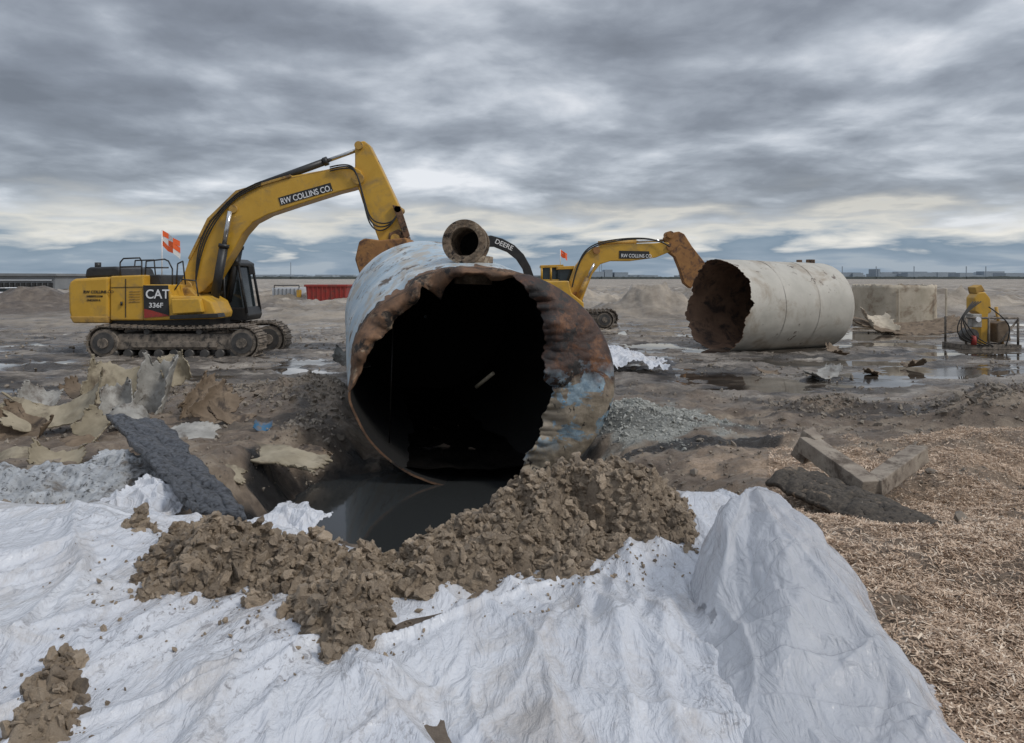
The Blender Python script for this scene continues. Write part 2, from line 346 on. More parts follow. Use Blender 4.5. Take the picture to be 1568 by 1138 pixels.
for i in range(90):
    CM.append((r_.uniform(-4,1.2),r_.uniform(2.2,5.2),r_.uniform(0,6.28),r_.uniform(.15,.7),r_.normal(0,.4),r_.uniform(.005,.016),r_.uniform(.008,.03),r_.uniform(.3,1)))
def folds(x,y):
    x=np.asarray(x,float); w=.25*fbm(x*.8,y*.8,2,80)
    r3=np.maximum(0,ridge(x*1.3+w*2,y*.9-x*.4,85)-.4)
    return creases(x,y,CM)+.07*r3+.03*fbm(x*1.5,y*1.0,2,81)
def PL(x,y): return Hb(x,y)+.02+folds(x,y)
def sheetmask(x,y):
    n=fbm(x*2.1,y*2.1,4,95)*.28
    xa=[-9,-5,-3,-2.2,-1.6,-1.15,-.7,0,.8,1.1,1.7,3]; ya=[6.0,5.8,5.6,5.2,5.9,5.5,4.9,4.7,4.9,5.75,5.65,5.2]
    return (y<np.interp(x,xa,ya)+n*.7)&(x<np.interp(y,[1,2.5,4,5,6],[1.05,1.15,1.4,1.6,1.7])+n*.4)
x1=np.arange(-6.5,2.0,.012); y1=np.arange(.8,6.3,.012)
X1,Y1=np.meshgrid(x1,y1); Z1=PL(X1,Y1); mk=sheetmask(X1,Y1)
fc=gridfaces(len(x1),len(y1)); mf=mk.reshape(-1); keep=mf[fc].all(1); fc=fc[keep]
def compact(V,fc):
    u,inv=np.unique(fc.ravel(),return_inverse=True); return V[u],inv.reshape(fc.shape)
V,fc=compact(np.stack([X1,Y1,Z1],-1).reshape(-1,3),fc); fast_mesh('plastic_sheet',V,fc,M['plastic'])
def bag(x,y):
    yy=[1.6,2.1,2.5,3.0,3.4,3.7,3.95,4.2]; cx=np.interp(y,yy,[.98,1.08,1.15,1.22,1.25,1.27,1.30,1.33]); hw=np.interp(y,yy,[.38,.38,.38,.38,.37,.35,.28,.10]); hh=np.interp(y,yy,[.03,.05,.10,.22,.32,.35,.31,.15])
    t=(x-cx)/hw; prof=np.clip(1-np.abs(t)**2.8,-.2,1)
    return hh*prof,np.abs(t)
def mkbag(seed,scale,off,step,mat):
    rb=np.random.default_rng(seed); CB=[]
    for i in range(26): CB.append((1.29+rb.normal(0,.10),4.05+rb.normal(0,.08),-math.pi/2+rb.uniform(-.75,.6),rb.uniform(.6,2.2),rb.normal(0,.15),rb.choice([1,1,-.7])*rb.uniform(.02,.07),rb.uniform(.03,.11),rb.uniform(.2,1)))
    for i in range(110): CB.append((rb.uniform(.7,1.7),rb.uniform(1.9,4),rb.uniform(0,6.28),rb.uniform(.2,1.0),rb.normal(0,.4),rb.choice([1,-.7])*rb.uniform(.010,.042),rb.uniform(.012,.07),rb.uniform(.25,1)))
    x2=np.arange(.3,2.0,step); y2=np.arange(1.5,4.3,step); X2,Y2=np.meshgrid(x2,y2); bh,tt=bag(X2,Y2)
    cr=creases(X2,Y2,CB,1.,.10,.003)+.06*(ridge(X2*1.8+seed,Y2*1.4-X2,113)-.5)
    Z2=Hb(X2,Y2)+off+bh*scale+cr*np.clip(1.3-tt*.7,.2,1)
    X2b=X2+.05*fbm(X2*3+seed,Z2*4,2,110); fc=gridfaces(len(x2),len(y2)); kp=((tt+.22*fbm(X2*3,Y2*3,3,111))<1.06).reshape(-1)[fc].all(1)
    V,fc=compact(np.stack([X2b,Y2,Z2],-1).reshape(-1,3),fc[kp]); return fast_mesh('clear_plastic_sheet',V,fc,mat)
mkbag(3,1.,.06,.008,M['plastic2']); mkbag(5,.72,.0,.012,M['plastic2'])
x3=np.arange(1.9,4.0,.02); y3=np.arange(16.2,20.5,.03); X3,Y3=np.meshgrid(x3,y3)
m3=gs(X3,Y3,2.7,18,.9,1.5)+.5*fbm(X3*1.4,Y3*1.0,4,120)
Z3=Hb(X3,Y3)+.05+.30*gs(X3,Y3,2.4,18.2,.7,1.4)+.16*ridge(X3*2.2,Y3*1.6,121)+.09*ridge(X3*5,Y3*4,123)
fc=gridfaces(len(x3),len(y3)); kp=(m3>.32).reshape(-1)[fc].all(1); V,fc=compact(np.stack([X3,Y3,Z3],-1).reshape(-1,3),fc[kp]); fast_mesh('plastic_sheet',V,fc,M['plastic'])
# ---------------------------------------------------------------- soil on berm
BL=[(-1.85,3.95,.18,.07),(-1.50,3.75,.23,.10),(-1.60,4.15,.27,.11),(-1.22,4.0,.25,.10),(-1.90,4.45,.18,.07),(-1.15,4.4,.20,.06),(-.90,3.9,.22,.09),(-.80,3.5,.17,.10),(-.74,3.2,.15,.10),(-.74,3.0,.10,.07),(-.55,3.85,.21,.08),
 (-.35,4.15,.27,.11),(.05,4.35,.31,.15),(.40,4.6,.32,.19),(.68,4.72,.27,.18),(.82,4.50,.19,.12),(-1.67,2.72,.11,.07),(-1.75,2.86,.09,.06),(-1.60,2.5,.12,.08),(-1.02,3.4,.07,.05),(1.0,4.1,.08,.05),(-2.3,4.5,.10,.06),
 (.5,5.1,.45,.12),(.1,4.9,.3,.06),(-1.25,3.55,.08,.04),(.25,3.95,.12,.05),(1.0,4.35,.10,.06),(-.15,3.9,.10,.05),(-1.75,3.5,.08,.05),(-1.9,3.2,.06,.04),(-1.3,3.1,.05,.03)]
def SM(x,y):
    m=0
    for cx,cy,r,h in BL: m=m+h*gs(x,y,cx,cy,r,r)
    return m*(1+1.2*fbm(x*4,y*4,4,130,.6))+.016*fbm(x*9,y*9,3,131)*sst(m,.004,.02)
def soilbase(x,y):
    m=SM(x,y)
    lump=.075*np.abs(fbm(x*6,y*6,5,140,.62))+.04*np.maximum(0,ridge(x*9+fbm(x*5,y*5,2,8),y*9,142)-.4)+.012*np.abs(perlin(x*34,y*34,144))
    fl=folds(x,y); z=Hb(x,y)+fl*.6-.010+np.minimum(m*1.0,.34)+lump*sst(m,.015,.07)
    return np.where(y>5,np.maximum(z,H(x,y)+.015),z),m
x4=np.arange(-2.7,1.6,.011); y4=np.arange(2.2,6.0,.011); X4,Y4=np.meshgrid(x4,y4); Z4,m4=soilbase(X4,Y4)
fc=gridfaces(len(x4),len(y4)); kp=(m4>.020).reshape(-1)[fc].all(1); V,fc=compact(np.stack([X4,Y4,Z4],-1).reshape(-1,3),fc[kp]); soil=fast_mesh('soil_pile',V,fc,M['soil'])
def variants(sub,n,seed):
    r=np.random.default_rng(seed); bm=bmesh.new(); bmesh.ops.create_icosphere(bm,subdivisions=sub,radius=1)
    base=np.array([v.co[:] for v in bm.verts]); f=np.array([[v.index for v in fa.verts] for fa in bm.faces]); bm.free(); out=[]
    for i in range(n):
        v=base.copy()
        for k in range(11):
            d=r.normal(size=3); d/=np.linalg.norm(d); c=r.uniform(.35,.75); e=np.maximum(0,v@d-c); v-=e[:,None]*d*.95
        ph=r.uniform(0,6,3); v*=(1+.18*np.sin(v[:,[1]]*5+ph[0])*np.sin(v[:,[0]]*6+ph[1])+.10*np.sin(v[:,[2]]*11+ph[2]+v[:,[0]]*7)+r.normal(0,.07,(len(v),1)))
        v*=np.array([1.1,r.uniform(.7,1),r.uniform(.55,.9)]); out.append(v)
    return out,f
def scatter(name,P,R,mat,sub=2,nv=14,seed=1,smooth=False):
    vs,f=variants(sub,nv,seed); r=np.random.default_rng(seed+5); n=len(P)
    A=np.array(vs)[r.integers(0,nv,n)]
    q=r.normal(size=(n,4)); q/=np.linalg.norm(q,axis=1)[:,None]; w,x,y,z=q.T
    Rm=np.stack([1-2*(y*y+z*z),2*(x*y-z*w),2*(x*z+y*w),2*(x*y+z*w),1-2*(x*x+z*z),2*(y*z-x*w),2*(x*z-y*w),2*(y*z+x*w),1-2*(x*x+y*y)],-1).reshape(n,3,3)
    V=np.einsum('nij,nkj->nki',Rm,A)*R[:,None,None]+P[:,None,:]
    Fc=(f[None]+(np.arange(n)*len(vs[0]))[:,None,None]).reshape(-1,3)
    return fast_mesh(name,V.reshape(-1,3),Fc,mat,smooth)
cx=rng.uniform(-2.7,1.5,70000); cy=rng.uniform(2.3,5.8,70000); cz,cm=soilbase(cx,cy)
k=(cm>.022+np.abs(rng.normal(0,.016,70000))); cx,cy,cz=cx[k][:13000],cy[k][:13000],cz[k][:13000]
R=np.clip(rng.lognormal(-4.5,.65,len(cx)),.005,.048)
scatter('soil_clods',np.stack([cx,cy,cz+R*.25],-1),R,M['soil'],2,16,3)
i=rng.choice(len(cx),750); R=rng.uniform(.02,.056,750); scatter('soil_clods',np.stack([cx[i],cy[i],cz[i]+R*.2],-1),R,M['soil'],3,14,9)
kx=rng.uniform(-2.6,1.1,12000); ky=rng.uniform(2.4,4.6,12000); b0=sum(h*gs(kx,ky,cx_,cy_,r0*2.0,r0*2.0) for cx_,cy_,r0,h in BL); k=(rng.random(12000)<b0*.9)&(b0>.015); kx=kx[k];ky=ky[k]; R=np.clip(rng.lognormal(-4.9,.6,len(kx)),.003,.028)
scatter('soil_crumbs',np.stack([kx,ky,PL(kx,ky)+R*.4],-1),R,M['soil'],1,12,19)
n=26000; d=5+rng.random(n)**1.6*26; x=rng.uniform(-.78,.78,n)*d; y=d
pr=lambda x,y: np.sqrt(((x+.95)/1.95)**2+((y-8.6)/2.35)**2)
k=(fbm(x*.7,y*.7,3,150)>-.10)&(puddle(x,y)<.2)&~sheetmask(x,y)&(pr(x,y)>1.0)&(strawmask(x,y)<.5)&(ashmask(x,y)<.4)
k&=~((np.abs(x+.45+(y-9.75)*.23)<1.8)&(y>9.6)&(y<16.5))
x=x[k];y=y[k]; R=np.clip(rng.lognormal(-4.0,.6,len(x)),.007,.10)*(.7+y*.025); scatter('rubble',np.stack([x,y,H(x,y)+R*.1],-1),R,M['rubble'],1,20,11)
px=[];py=[]
for (cx,cy,sx,sy,h) in MOUNDS[:6]:
    k=int(700*sx*sy); px.append(rng.normal(cx,sx*.6,k)); py.append(rng.normal(cy,sy*.6,k))
x=np.concatenate(px);y=np.concatenate(py);k=~((np.abs(x+.45+(y-9.75)*.23)<1.8)&(y>9.6))&(pr(x,y)>1.05);x=x[k];y=y[k]
R=np.clip(rng.lognormal(-3.6,.5,len(x)),.012,.10); scatter('soil_clods',np.stack([x,y,H(x,y)+R*.1],-1),R,M['rubble'],2,16,13)
M['gravel']=pm('grey_gravel',(.22,.22,.20),(.50,.50,.46),20,.85,bscale=60,bstr=.6)
x=rng.normal(2.0,.8,6000); y=rng.normal(11.1,1.1,6000); k=(ashmask(x,y)>.5)&(np.abs(x+.45+(y-9.75)*.23)>1.85); x=x[k];y=y[k]; R=np.clip(rng.lognormal(-4.2,.5,len(x)),.006,.06)
scatter('gravel_pile',np.stack([x,y,H(x,y)+R*.2],-1),R,M['gravel'],1,16,17)
# shredded wood
n=200000; d=2.2+rng.random(n)**1.1*7.2; x=rng.uniform(.35,.95,n)*d; y=d
s=strawmask(x,y); k=rng.random(n)<s*1.0; x=x[k];y=y[k]; n=len(x)
th=rng.uniform(0,np.pi*2,n); L=rng.uniform(.005,.024,n); W=rng.uniform(.0012,.0032,n); tz=rng.normal(0,.35,n)
dv=np.stack([np.cos(th)*np.cos(tz),np.sin(th)*np.cos(tz),np.sin(tz)],-1)*L[:,None]; sv=np.stack([-np.sin(th),np.cos(th),rng.normal(0,.4,n)],-1)*W[:,None]
c=np.stack([x,y,H(x,y)+rng.uniform(.002,.018,n)],-1); V=np.stack([c-dv-sv,c+dv-sv,c+dv+sv,c-dv+sv],1).reshape(-1,3)
fast_mesh('wood_mulch',V,np.arange(4*n).reshape(n,4),M['straw'],False)
# ---------------------------------------------------------------- main tank
tank=empty('ruptured_storage_tank',(-.43,9.75,-.55)); YF,YB=9.75,16.
def tsec(s):
    return (-.43+s*(-1.47), 1.77-.02*s, -.55+.35*s, 2.42+.68*s)
def tpt(phi,y,k=1.):
    s=(y-YF)/(YB-YF); cx,hw,zb,zt=tsec(s); hh=(zt-zb)/2; zc=(zt+zb)/2
    q=np.degrees(phi)
    dd=(.022*np.sin(3*phi+1)+.020*np.sin(8*phi)+.012*np.sin(13*phi+2))*sst(-np.cos(phi),-.35,.15)*sst(np.sin(phi),-.6,.1)
    dd=dd-.085*np.exp(-((q-132)/17)**2)-.055*np.exp(-((q-109)/6)**2)+.035*np.exp(-((q-118)/5)**2)
    k=k*(1+dd*np.exp(-np.maximum(0,y-YF)/.9))
    return np.stack([cx+hw*k*np.cos(phi),y,zc+hh*k*np.sin(phi)],-1)
nphi=360; ph=np.linspace(0,2*np.pi,nphi,endpoint=False); dg=np.degrees(ph)
e=.03*np.abs(fbm(ph*6,ph*0+3,3,160))+np.interp(dg,[0,55,72,88,98,108,114,120,135,150,165,180,360],[0,0,.10,.22,.10,.45,.55,.20,.35,.25,.08,0,0])+.09*sst(np.sin(ph),0,.4)*fbm(ph*5,ph*0+7.3,4,162,.5)
e[-1]=e[0]
ny=60
T=np.linspace(0,1,ny)**1.3
def shell(k,extra=0):
    rows=[tpt(ph,(YF+e+extra)+(YB-YF-e-extra)*t,k*(1+.006*fbm(ph*2,ph*0+t*6,3,165))) for t in T]
    return np.concatenate(rows)
def ringfaces(n,m):
    i=np.arange(n); f=[]
    for r in range(m-1): f.append(np.stack([i+r*n,(i+1)%n+r*n,(i+1)%n+(r+1)*n,i+(r+1)*n],-1))
    return np.concatenate(f)
Vo=shell(1.); fo=ringfaces(nphi,ny); fast_mesh('shell',Vo,fo,M['tank1'],True,tank)
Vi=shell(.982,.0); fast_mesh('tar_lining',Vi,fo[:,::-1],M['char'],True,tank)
rim=np.concatenate([Vo[:nphi],Vi[:nphi]]); fast_mesh('torn_rim',rim,ringfaces(nphi,2),M['rust'],False,tank)
caps=[]
for k in np.linspace(1,.02,14): caps.append(tpt(ph,np.full(nphi,YB+.5*(1-k*k)),k))
fast_mesh('rear_head',np.concatenate(caps),ringfaces(nphi,14),M['tank1'],True,tank)
caps=[]
for k in np.linspace(.98,.02,8): caps.append(tpt(ph,np.full(nphi,YB-.05),k))
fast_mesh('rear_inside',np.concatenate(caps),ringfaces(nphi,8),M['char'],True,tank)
ia=np.where((ph>math.radians(58))&(ph<math.radians(186)))[0]; pa=ph[ia]; cur=[]
wd=np.interp(dg[ia],[58,66,75,84,92,100,106,111,117,124,134,146,158,170,186],[.02,.10,.08,.13,.07,.12,.22,.34,.10,.16,.22,.26,.20,.14,.02])+.05*fbm(pa*6,pa*0+2,3,170,.5)
wd=np.maximum(wd,.01)
for j,q in enumerate(np.linspace(0,1,10)):
    k=1.005-wd*q*.62*(1+.25*q)+.007*fbm(pa*6,pa*0+q*2.5,2,173)*q; yy=YF+e[ia]-.02-.12*np.sin(q*2.7)*(1+.8*fbm(pa*3,pa*0,2,174))+.08*fbm(pa*3.5,pa*0+q*1.5,2,171)*q
    cur.append(tpt(pa,yy,k))
o=fast_mesh('curled_edge',np.concatenate(cur),gridfaces(len(ia),10),M['rust'],True,tank); o.modifiers.new('s','SOLIDIFY').thickness=.015
st=[tpt(ph,YF+e+t*(.12+.6*np.abs(fbm(ph*5,ph*0,4,172,.6)))*sst(np.sin(ph),-.2,.2)-.002,1.0045) for t in np.linspace(0,1,5)]
fast_mesh('scorched_edge',np.concatenate(st),ringfaces(nphi,5),M['rust'],True,tank)
nv,nu=180,50; vv=np.linspace(-.965,.93,nv); ub=np.interp(vv,[-1,-.8,-.5,-.1,.3,.6,.8,.95],[.10,.30,.42,.52,.46,.47,.36,.25])+.06*fbm(vv*4,vv*0,4,175,.6)+.03*fbm(vv*16,vv*0,3,178)
R_=np.sqrt(1-vv**2)*1.0; ub=np.minimum(ub,R_-.01)
G=[]
for j in range(nv):
    u=np.linspace(ub[j],R_[j],nu); r=np.clip(np.hypot(u,vv[j]),0,1)
    yb=YF-.02-.42*np.sqrt(np.clip(1-r**2.6,0,1))+.05*fbm(u*3.4,u*0+vv[j]*3.4,4,176)
    edge=np.clip(1-(u-ub[j])/.16,0,1); yb=yb+.28*edge**1.5*(fbm(u*2,u*0+vv[j]*5,3,177)+.25)
    G.append(np.stack([-.43+1.775*u,yb,.935+1.49*vv[j]+u*0],-1))
o=fast_mesh('tank_head_remnant',np.concatenate(G),gridfaces(nu,nv),M['cap'],True,tank); m_=o.modifiers.new('s','SOLIDIFY'); m_.thickness=.02; m_.offset=1
g=np.linspace(-1,1,60); L=[]
for yy in np.linspace(YF+.1,YB-.1,60):
    s=(yy-YF)/(YB-YF); cx,hw,zb,zt=tsec(s); zl=max(-.27,zb+.12)+0*s; hh=(zt-zb)/2; q=(zl-(zb+hh))/hh; w_=hw*.97*math.sqrt(max(.01,1-q*q))
    L.append(np.stack([cx+g*w_,g*0+yy,zl+.05*fbm(g*3,g*0+yy*1.4,4,180)],-1))
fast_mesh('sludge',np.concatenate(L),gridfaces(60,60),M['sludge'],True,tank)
bar('loose_pipe',(-.55,11.2,.62),(-.28,11.0,.86),.03,M['shard'],tank)
bar('inner_rod',(-1.78,10.6,-.1),(-1.72,10.6,1.75),.008,M['tar'],tank)
nz=Vector(S(712,371,10.75)); ax=Vector((-.16,-1,.06)).normalized()
def ringcyl(name,c,ax,r0,r1,h,mat,parent,seg=48):
    bm=bmesh.new(); z=Vector(ax).normalized(); xx=z.orthogonal().normalized(); yy=z.cross(xx); rows=[]
    for (r,t) in ((r0,0),(r1,0),(r1,h),(r0,h)):
        rows.append([bm.verts.new(Vector(c)+xx*math.cos(a)*r+yy*math.sin(a)*r+z*t) for a in np.linspace(0,2*math.pi,seg,endpoint=False)])
    for a in range(4):
        A=rows[a];B=rows[(a+1)%4]
        for i in range(seg): bm.faces.new([A[i],A[(i+1)%seg],B[(i+1)%seg],B[i]])
    return obj_from_bm(name,bm,mat,parent,False,.006)
M['nozzle']=pm('nozzle_rust',(.09,.065,.045),(.30,.22,.15),9,.8,dirt=(.42,.34,.25),dscale=8,dthr=(.53,.64),spots=(.02,.015,.012),sthr=(.57,.63),bscale=22,bstr=1,bdist=.03)
ringcyl('nozzle_flange',nz-ax*.0,ax,.215,.33,.07,M['nozzle'],tank)
ringcyl('nozzle_neck',nz-ax*.62,ax,.215,.245,.63,M['nozzle'],tank)
ringcyl('nozzle_back_flange',nz-ax*.30,ax,.24,.315,.06,M['nozzle'],tank)
for i in range(16):
    a=i/16*2*math.pi; xx=ax.orthogonal().normalized(); yy=ax.cross(xx); c=nz+xx*math.cos(a)*.275+yy*math.sin(a)*.275
    bar('flange_bolt_%d'%i,c+ax*.05,c+ax*.095,.018,M['nozzle'],tank,seg=6)
bar('nozzle_plug',nz-ax*.62,nz-ax*.60,.23,M['char'],tank)
ringcyl('nozzle_saddle',nz-ax*.33+Vector((.05,0,-.60)),(0.03,.03,1),.18,.29,.42,M['nozzle'],tank)
ringcyl('saddle_collar',nz-ax*.33+Vector((.05,0,-.44)),(0.03,.03,1),.2,.38,.07,M['nozzle'],tank)
# ---------------------------------------------------------------- second tank
t2=empty('cut_storage_tank',S(1098,540,22.6)); c0=np.array([6.34,22.6,1.42]); ax=np.array([.906,.42,-.012]); ax/=np.linalg.norm(ax); sd=np.array([-ax[1],ax[0],0]); sd/=np.linalg.norm(sd); up=np.cross(ax,sd)
def t2rows(k,e0,L,nr): 
    rows=[]
    for t in np.linspace(0,1,nr):
        dd=e0+(L-e0)*t; r=1.45*k*(1+.012*fbm(ph*1.5,ph*0+t*4,3,190)-.03*t)
        rows.append(c0+dd[:,None]*ax+(r*np.cos(ph))[:,None]*sd+(r*np.sin(ph))[:,None]*up)
    return np.concatenate(rows)
e2=.22*fbm(ph*2.5,ph*0+1,5,195,.65)+.1*np.sin(ph*3); e2[-6:]=np.linspace(e2[-7],e2[0],6)
Vo=t2rows(1,e2,4.25,30); fast_mesh('shell',Vo,ringfaces(nphi,30),M['tank2'],True,t2)
Vi=t2rows(.985,e2,4.2,30); fast_mesh('inside',Vi,ringfaces(nphi,30)[:,::-1],M['tank2in'],True,t2)
fast_mesh('cut_rim',np.concatenate([Vo[:nphi],Vi[:nphi]]),ringfaces(nphi,2),M['rust'],False,t2)
rows=[c0+(4.25+.45*np.sqrt(1-k*k)*1.)*ax+(1.405*k*np.cos(ph))[:,None]*sd+(1.405*k*np.sin(ph))[:,None]*up for k in np.cos(np.linspace(0,math.pi/2-.01,12))]
fast_mesh('rear_head',np.concatenate(rows),ringfaces(nphi,12),M['tank2'],True,t2)
p=Vector(c0+ax*3.9+up*1.40); ringcyl('top_fitting',p,tuple(up),.08,.14,.12,M['rust'],t2); ringcyl('top_fitting_2',p-Vector(ax)*.5,tuple(up),.05,.09,.1,M['rust'],t2)
for t in (1.4,2.8):
    q=np.concatenate([c0+(t+dt)*ax+(1.459*(1-.0071*t)*np.cos(ph))[:,None]*sd+(1.459*(1-.0071*t)*np.sin(ph))[:,None]*up for dt in (0,.05)]); fast_mesh('weld_seam',q,ringfaces(nphi,2),M['tank2'],True,t2)
# ---------------------------------------------------------------- sheets / shards
def shard(name,c,w,h,rad,rot,mat,seed,jag=.18,th=.018,nu=60,nv=44,parent=None):
    u=np.linspace(-1,1,nu); v=np.linspace(-1,1,nv); U,Vv=np.meshgrid(u,v)
    ju=1+jag*fbm(Vv*2+seed,U*0+seed*1.7,4,seed%60,.6)*2; jv=1+jag*fbm(U*2+seed,Vv*0+seed*.7,4,(seed+9)%60,.6)*2
    x=U*w/2*ju; y=Vv*h/2*jv; a=x/rad
    p=np.stack([rad*np.sin(a),y,rad*(1-np.cos(a))+.06*h*fbm(x*2.5,y*2.5,3,(seed+4)%60)],-1)
    me=Matrix.Rotation(rot[2],3,'Z')@Matrix.Rotation(rot[1],3,'Y')@Matrix.Rotation(rot[0],3,'X')
    p=p.reshape(-1,3)@np.array(me).T+np.array(c)
    o=fast_mesh(name,p,gridfaces(nu,nv),mat,True); o.modifiers.new('s','SOLIDIFY').thickness=th
    if parent: setp(o,parent)
    return o
shard('torn_tank_shell',S(172,590,12.6),1.0,.75,.42,(1.1,.25,.4),M['shard'],1)
shard('torn_tank_shell',S(248,595,11.9),.85,.95,.27,(1.35,.12,-.3),M['shard_g'],2)
shard('torn_tank_shell',S(268,566,12.2),.5,.5,.20,(1.2,-.3,.5),M['shard'],12)
shard('torn_tank_shell',S(312,612,11.6),.5,.85,.5,(1.0,.75,.5),M['shard_b'],3)
shard('torn_tank_shell',S(100,634,10.3),1.6,.5,.7,(.65,-.25,.15),M['shard'],4)
shard('torn_tank_shell',S(45,660,10.0),1.0,.45,.40,(.9,.2,-.2),M['shard_b'],5)
shard('torn_tank_shell',S(105,682,9.4),.95,.4,-.35,(.5,-.1,.2),M['shard_b'],6)
shard('torn_tank_shell',S(25,698,8.6),.9,.35,-.40,(.5,0,.2),M['shard'],16)
shard('torn_tank_shell',S(150,655,9.8),.6,.4,.25,(.9,.3,-.4),M['shard'],21)
shard('torn_tank_shell',S(60,612,11.8),.7,.4,.3,(.8,.3,.4),M['shard_g'],24)
shard('torn_tank_shell',S(120,600,12.8),.6,.3,.3,(.5,.3,-.4),M['shard_b'],25)
shard('torn_tank_shell',S(10,640,10.8),.7,.3,.3,(.5,-.3,.3),M['shard_b'],26)
shard('torn_tank_shell',S(292,660,9.9),.65,.5,-.8,(.35,0,.1),M['shard_g'],7)
shard('flat_tank_plate',S(412,694,9.0),1.35,.55,-4,(.14,.05,-.18),M['shard'],8,.16,.03)
shard('torn_tank_shell',S(335,600,12.8),.4,.4,.4,(.4,.1,.2),M['shard_b'],17)
shard('torn_tank_shell',S(205,635,10.6),.7,.5,-.30,(.6,.3,.6),M['shard_g'],18)
shard('torn_tank_shell',S(230,700,8.5),.5,.3,-.5,(.5,.1,.4),M['shard_b'],22)
shard('torn_tank_shell',S(350,640,10.8),.7,.25,.5,(.5,.4,.5),M['shard_b'],23)
shard('torn_tank_shell',S(85,705,8.2),.6,.3,.3,(.6,.2,.5),M['shard'],27)
shard('torn_tank_shell',S(185,618,11.2),.6,.6,.22,(1.2,-.2,.2),M['shard_g'],28)
shard('torn_tank_shell',S(330,622,11.2),.5,.7,.4,(.9,.8,.2),M['shard_b'],29)
shard('torn_tank_shell',S(475,690,9.2),.5,.25,-1,(.3,.1,-.5),M['shard_b'],33)
shard('torn_tank_shell',S(340,720,8.3),.5,.3,-.6,(.3,.2,.2),M['shard'],34)
shard('torn_tank_shell',S(-30,640,10.5),1.0,.5,.4,(.9,.2,.3),M['shard'],35)
def crinkle(name,c,w,h,rot,mat,seed,amp=.05,th=.006,corr=0):
    nu,nv=160,100; U,Vv=np.meshgrid(np.linspace(-1,1,nu),np.linspace(-1,1,nv))
    ju=1+.25*fbm(Vv*2+seed,U*0+seed,4,seed,.6); jv=1+.3*fbm(U*2+seed,Vv*0+seed,4,seed+7,.6)
    x=U*w/2*ju;y=Vv*h/2*jv; rr_=np.random.default_rng(seed)
    C=[(rr_.uniform(-w/2,w/2),rr_.uniform(-h/2,h/2),rr_.uniform(0,6.28),rr_.uniform(.2,.9),rr_.normal(0,.4),rr_.choice([1,-1])*amp*rr_.uniform(.2,1),rr_.uniform(.015,.07),rr_.uniform(.3,1)) for _ in range(45)]
    z=creases(x,y,C)+amp*.8*ridge(x*2,y*2,seed)+corr*np.sin(x*75)
    me=Matrix.Rotation(rot[2],3,'Z')@Matrix.Rotation(rot[1],3,'Y')@Matrix.Rotation(rot[0],3,'X')
    p=np.stack([x,y,z],-1).reshape(-1,3)@np.array(me).T+np.array(c); o=fast_mesh(name,p,gridfaces(nu,nv),mat,True); o.modifiers.new('s','SOLIDIFY').thickness=th; return o
M['foil']=pm('crinkled_grey_liner',(.24,.25,.26),(.50,.52,.54),6,.35,dirt=(.14,.12,.10),dscale=3,dthr=(.52,.64),spots=(.08,.08,.08),sthr=(.55,.6),sscale=26,bscale=30,bstr=.8,bdist=.02)
crinkle('corrugated_grey_sheet',S(60,748,6.5),1.5,.9,(.18,.06,.2),M['foil'],9,.05,.006,.007)
crinkle('corrugated_grey_sheet',S(185,738,6.8),1.1,.8,(.24,.12,-.3),M['foil'],19,.06,.006,.007)
crinkle('crinkled_liner',S(120,726,7.4),1.0,.45,(.2,-.1,.1),M['foil'],29,.06)
crinkle('plastic_scrap',S(440,802,5.35),.50,.45,(.1,.1,-.5),M['plastic'],39,.05)
crinkle('plastic_scrap',S(240,766,6.0),.7,.5,(.2,.1,-.4),M['plastic'],49,.05)
def slab(name,A,th,mat,nu=30,nv=60,seed=3,amp=.015,arch=0):
    A=[Vector(a) for a in A]; n=(A[1]-A[0]).cross(A[3]-A[0]).normalized()
    if n.z<0: n=-n
    P=[]
    for j in range(nv):
        for i in range(nu):
            u=i/(nu-1);v=j/(nv-1); jj=.05*float(fbm(np.array(v*6.),np.array(i*.0+(0 if i<nu/2 else 5.)),3,seed+2)); uu=u+jj
            p=(A[0]*(1-uu)+A[1]*uu)*(1-v)+(A[3]*(1-uu)+A[2]*uu)*v
            P.append(p+n*(amp*2*float(fbm(np.array(u*3.),np.array(v*7.),4,seed,.6))+arch*math.sin(math.pi*u)))
    o=fast_mesh(name,np.array([p[:] for p in P]),gridfaces(nu,nv),mat,True); o.modifiers.new('s','SOLIDIFY').thickness=th; return o
M['slab']=pm('asphalt_mat',(.05,.055,.066),(.17,.18,.20),26,.34,dirt=(.02,.02,.022),dscale=18,dthr=(.5,.6),bscale=38,bstr=1,bdist=.04)
slab('bitumen_panel',[S(163,640,8.2),S(250,650,8.2),S(380,800,5.4),S(298,790,5.4)],.05,M['slab'],amp=.025)
shard('plastic_bucket_lid',S(403,654,10.3),.28,.18,.14,(.5,.1,.2),M['blue'],11,.1,.01)
shard('dark_scrap',S(528,548,15),.5,.4,.3,(.8,.3,.2),M['shard_g'],19)
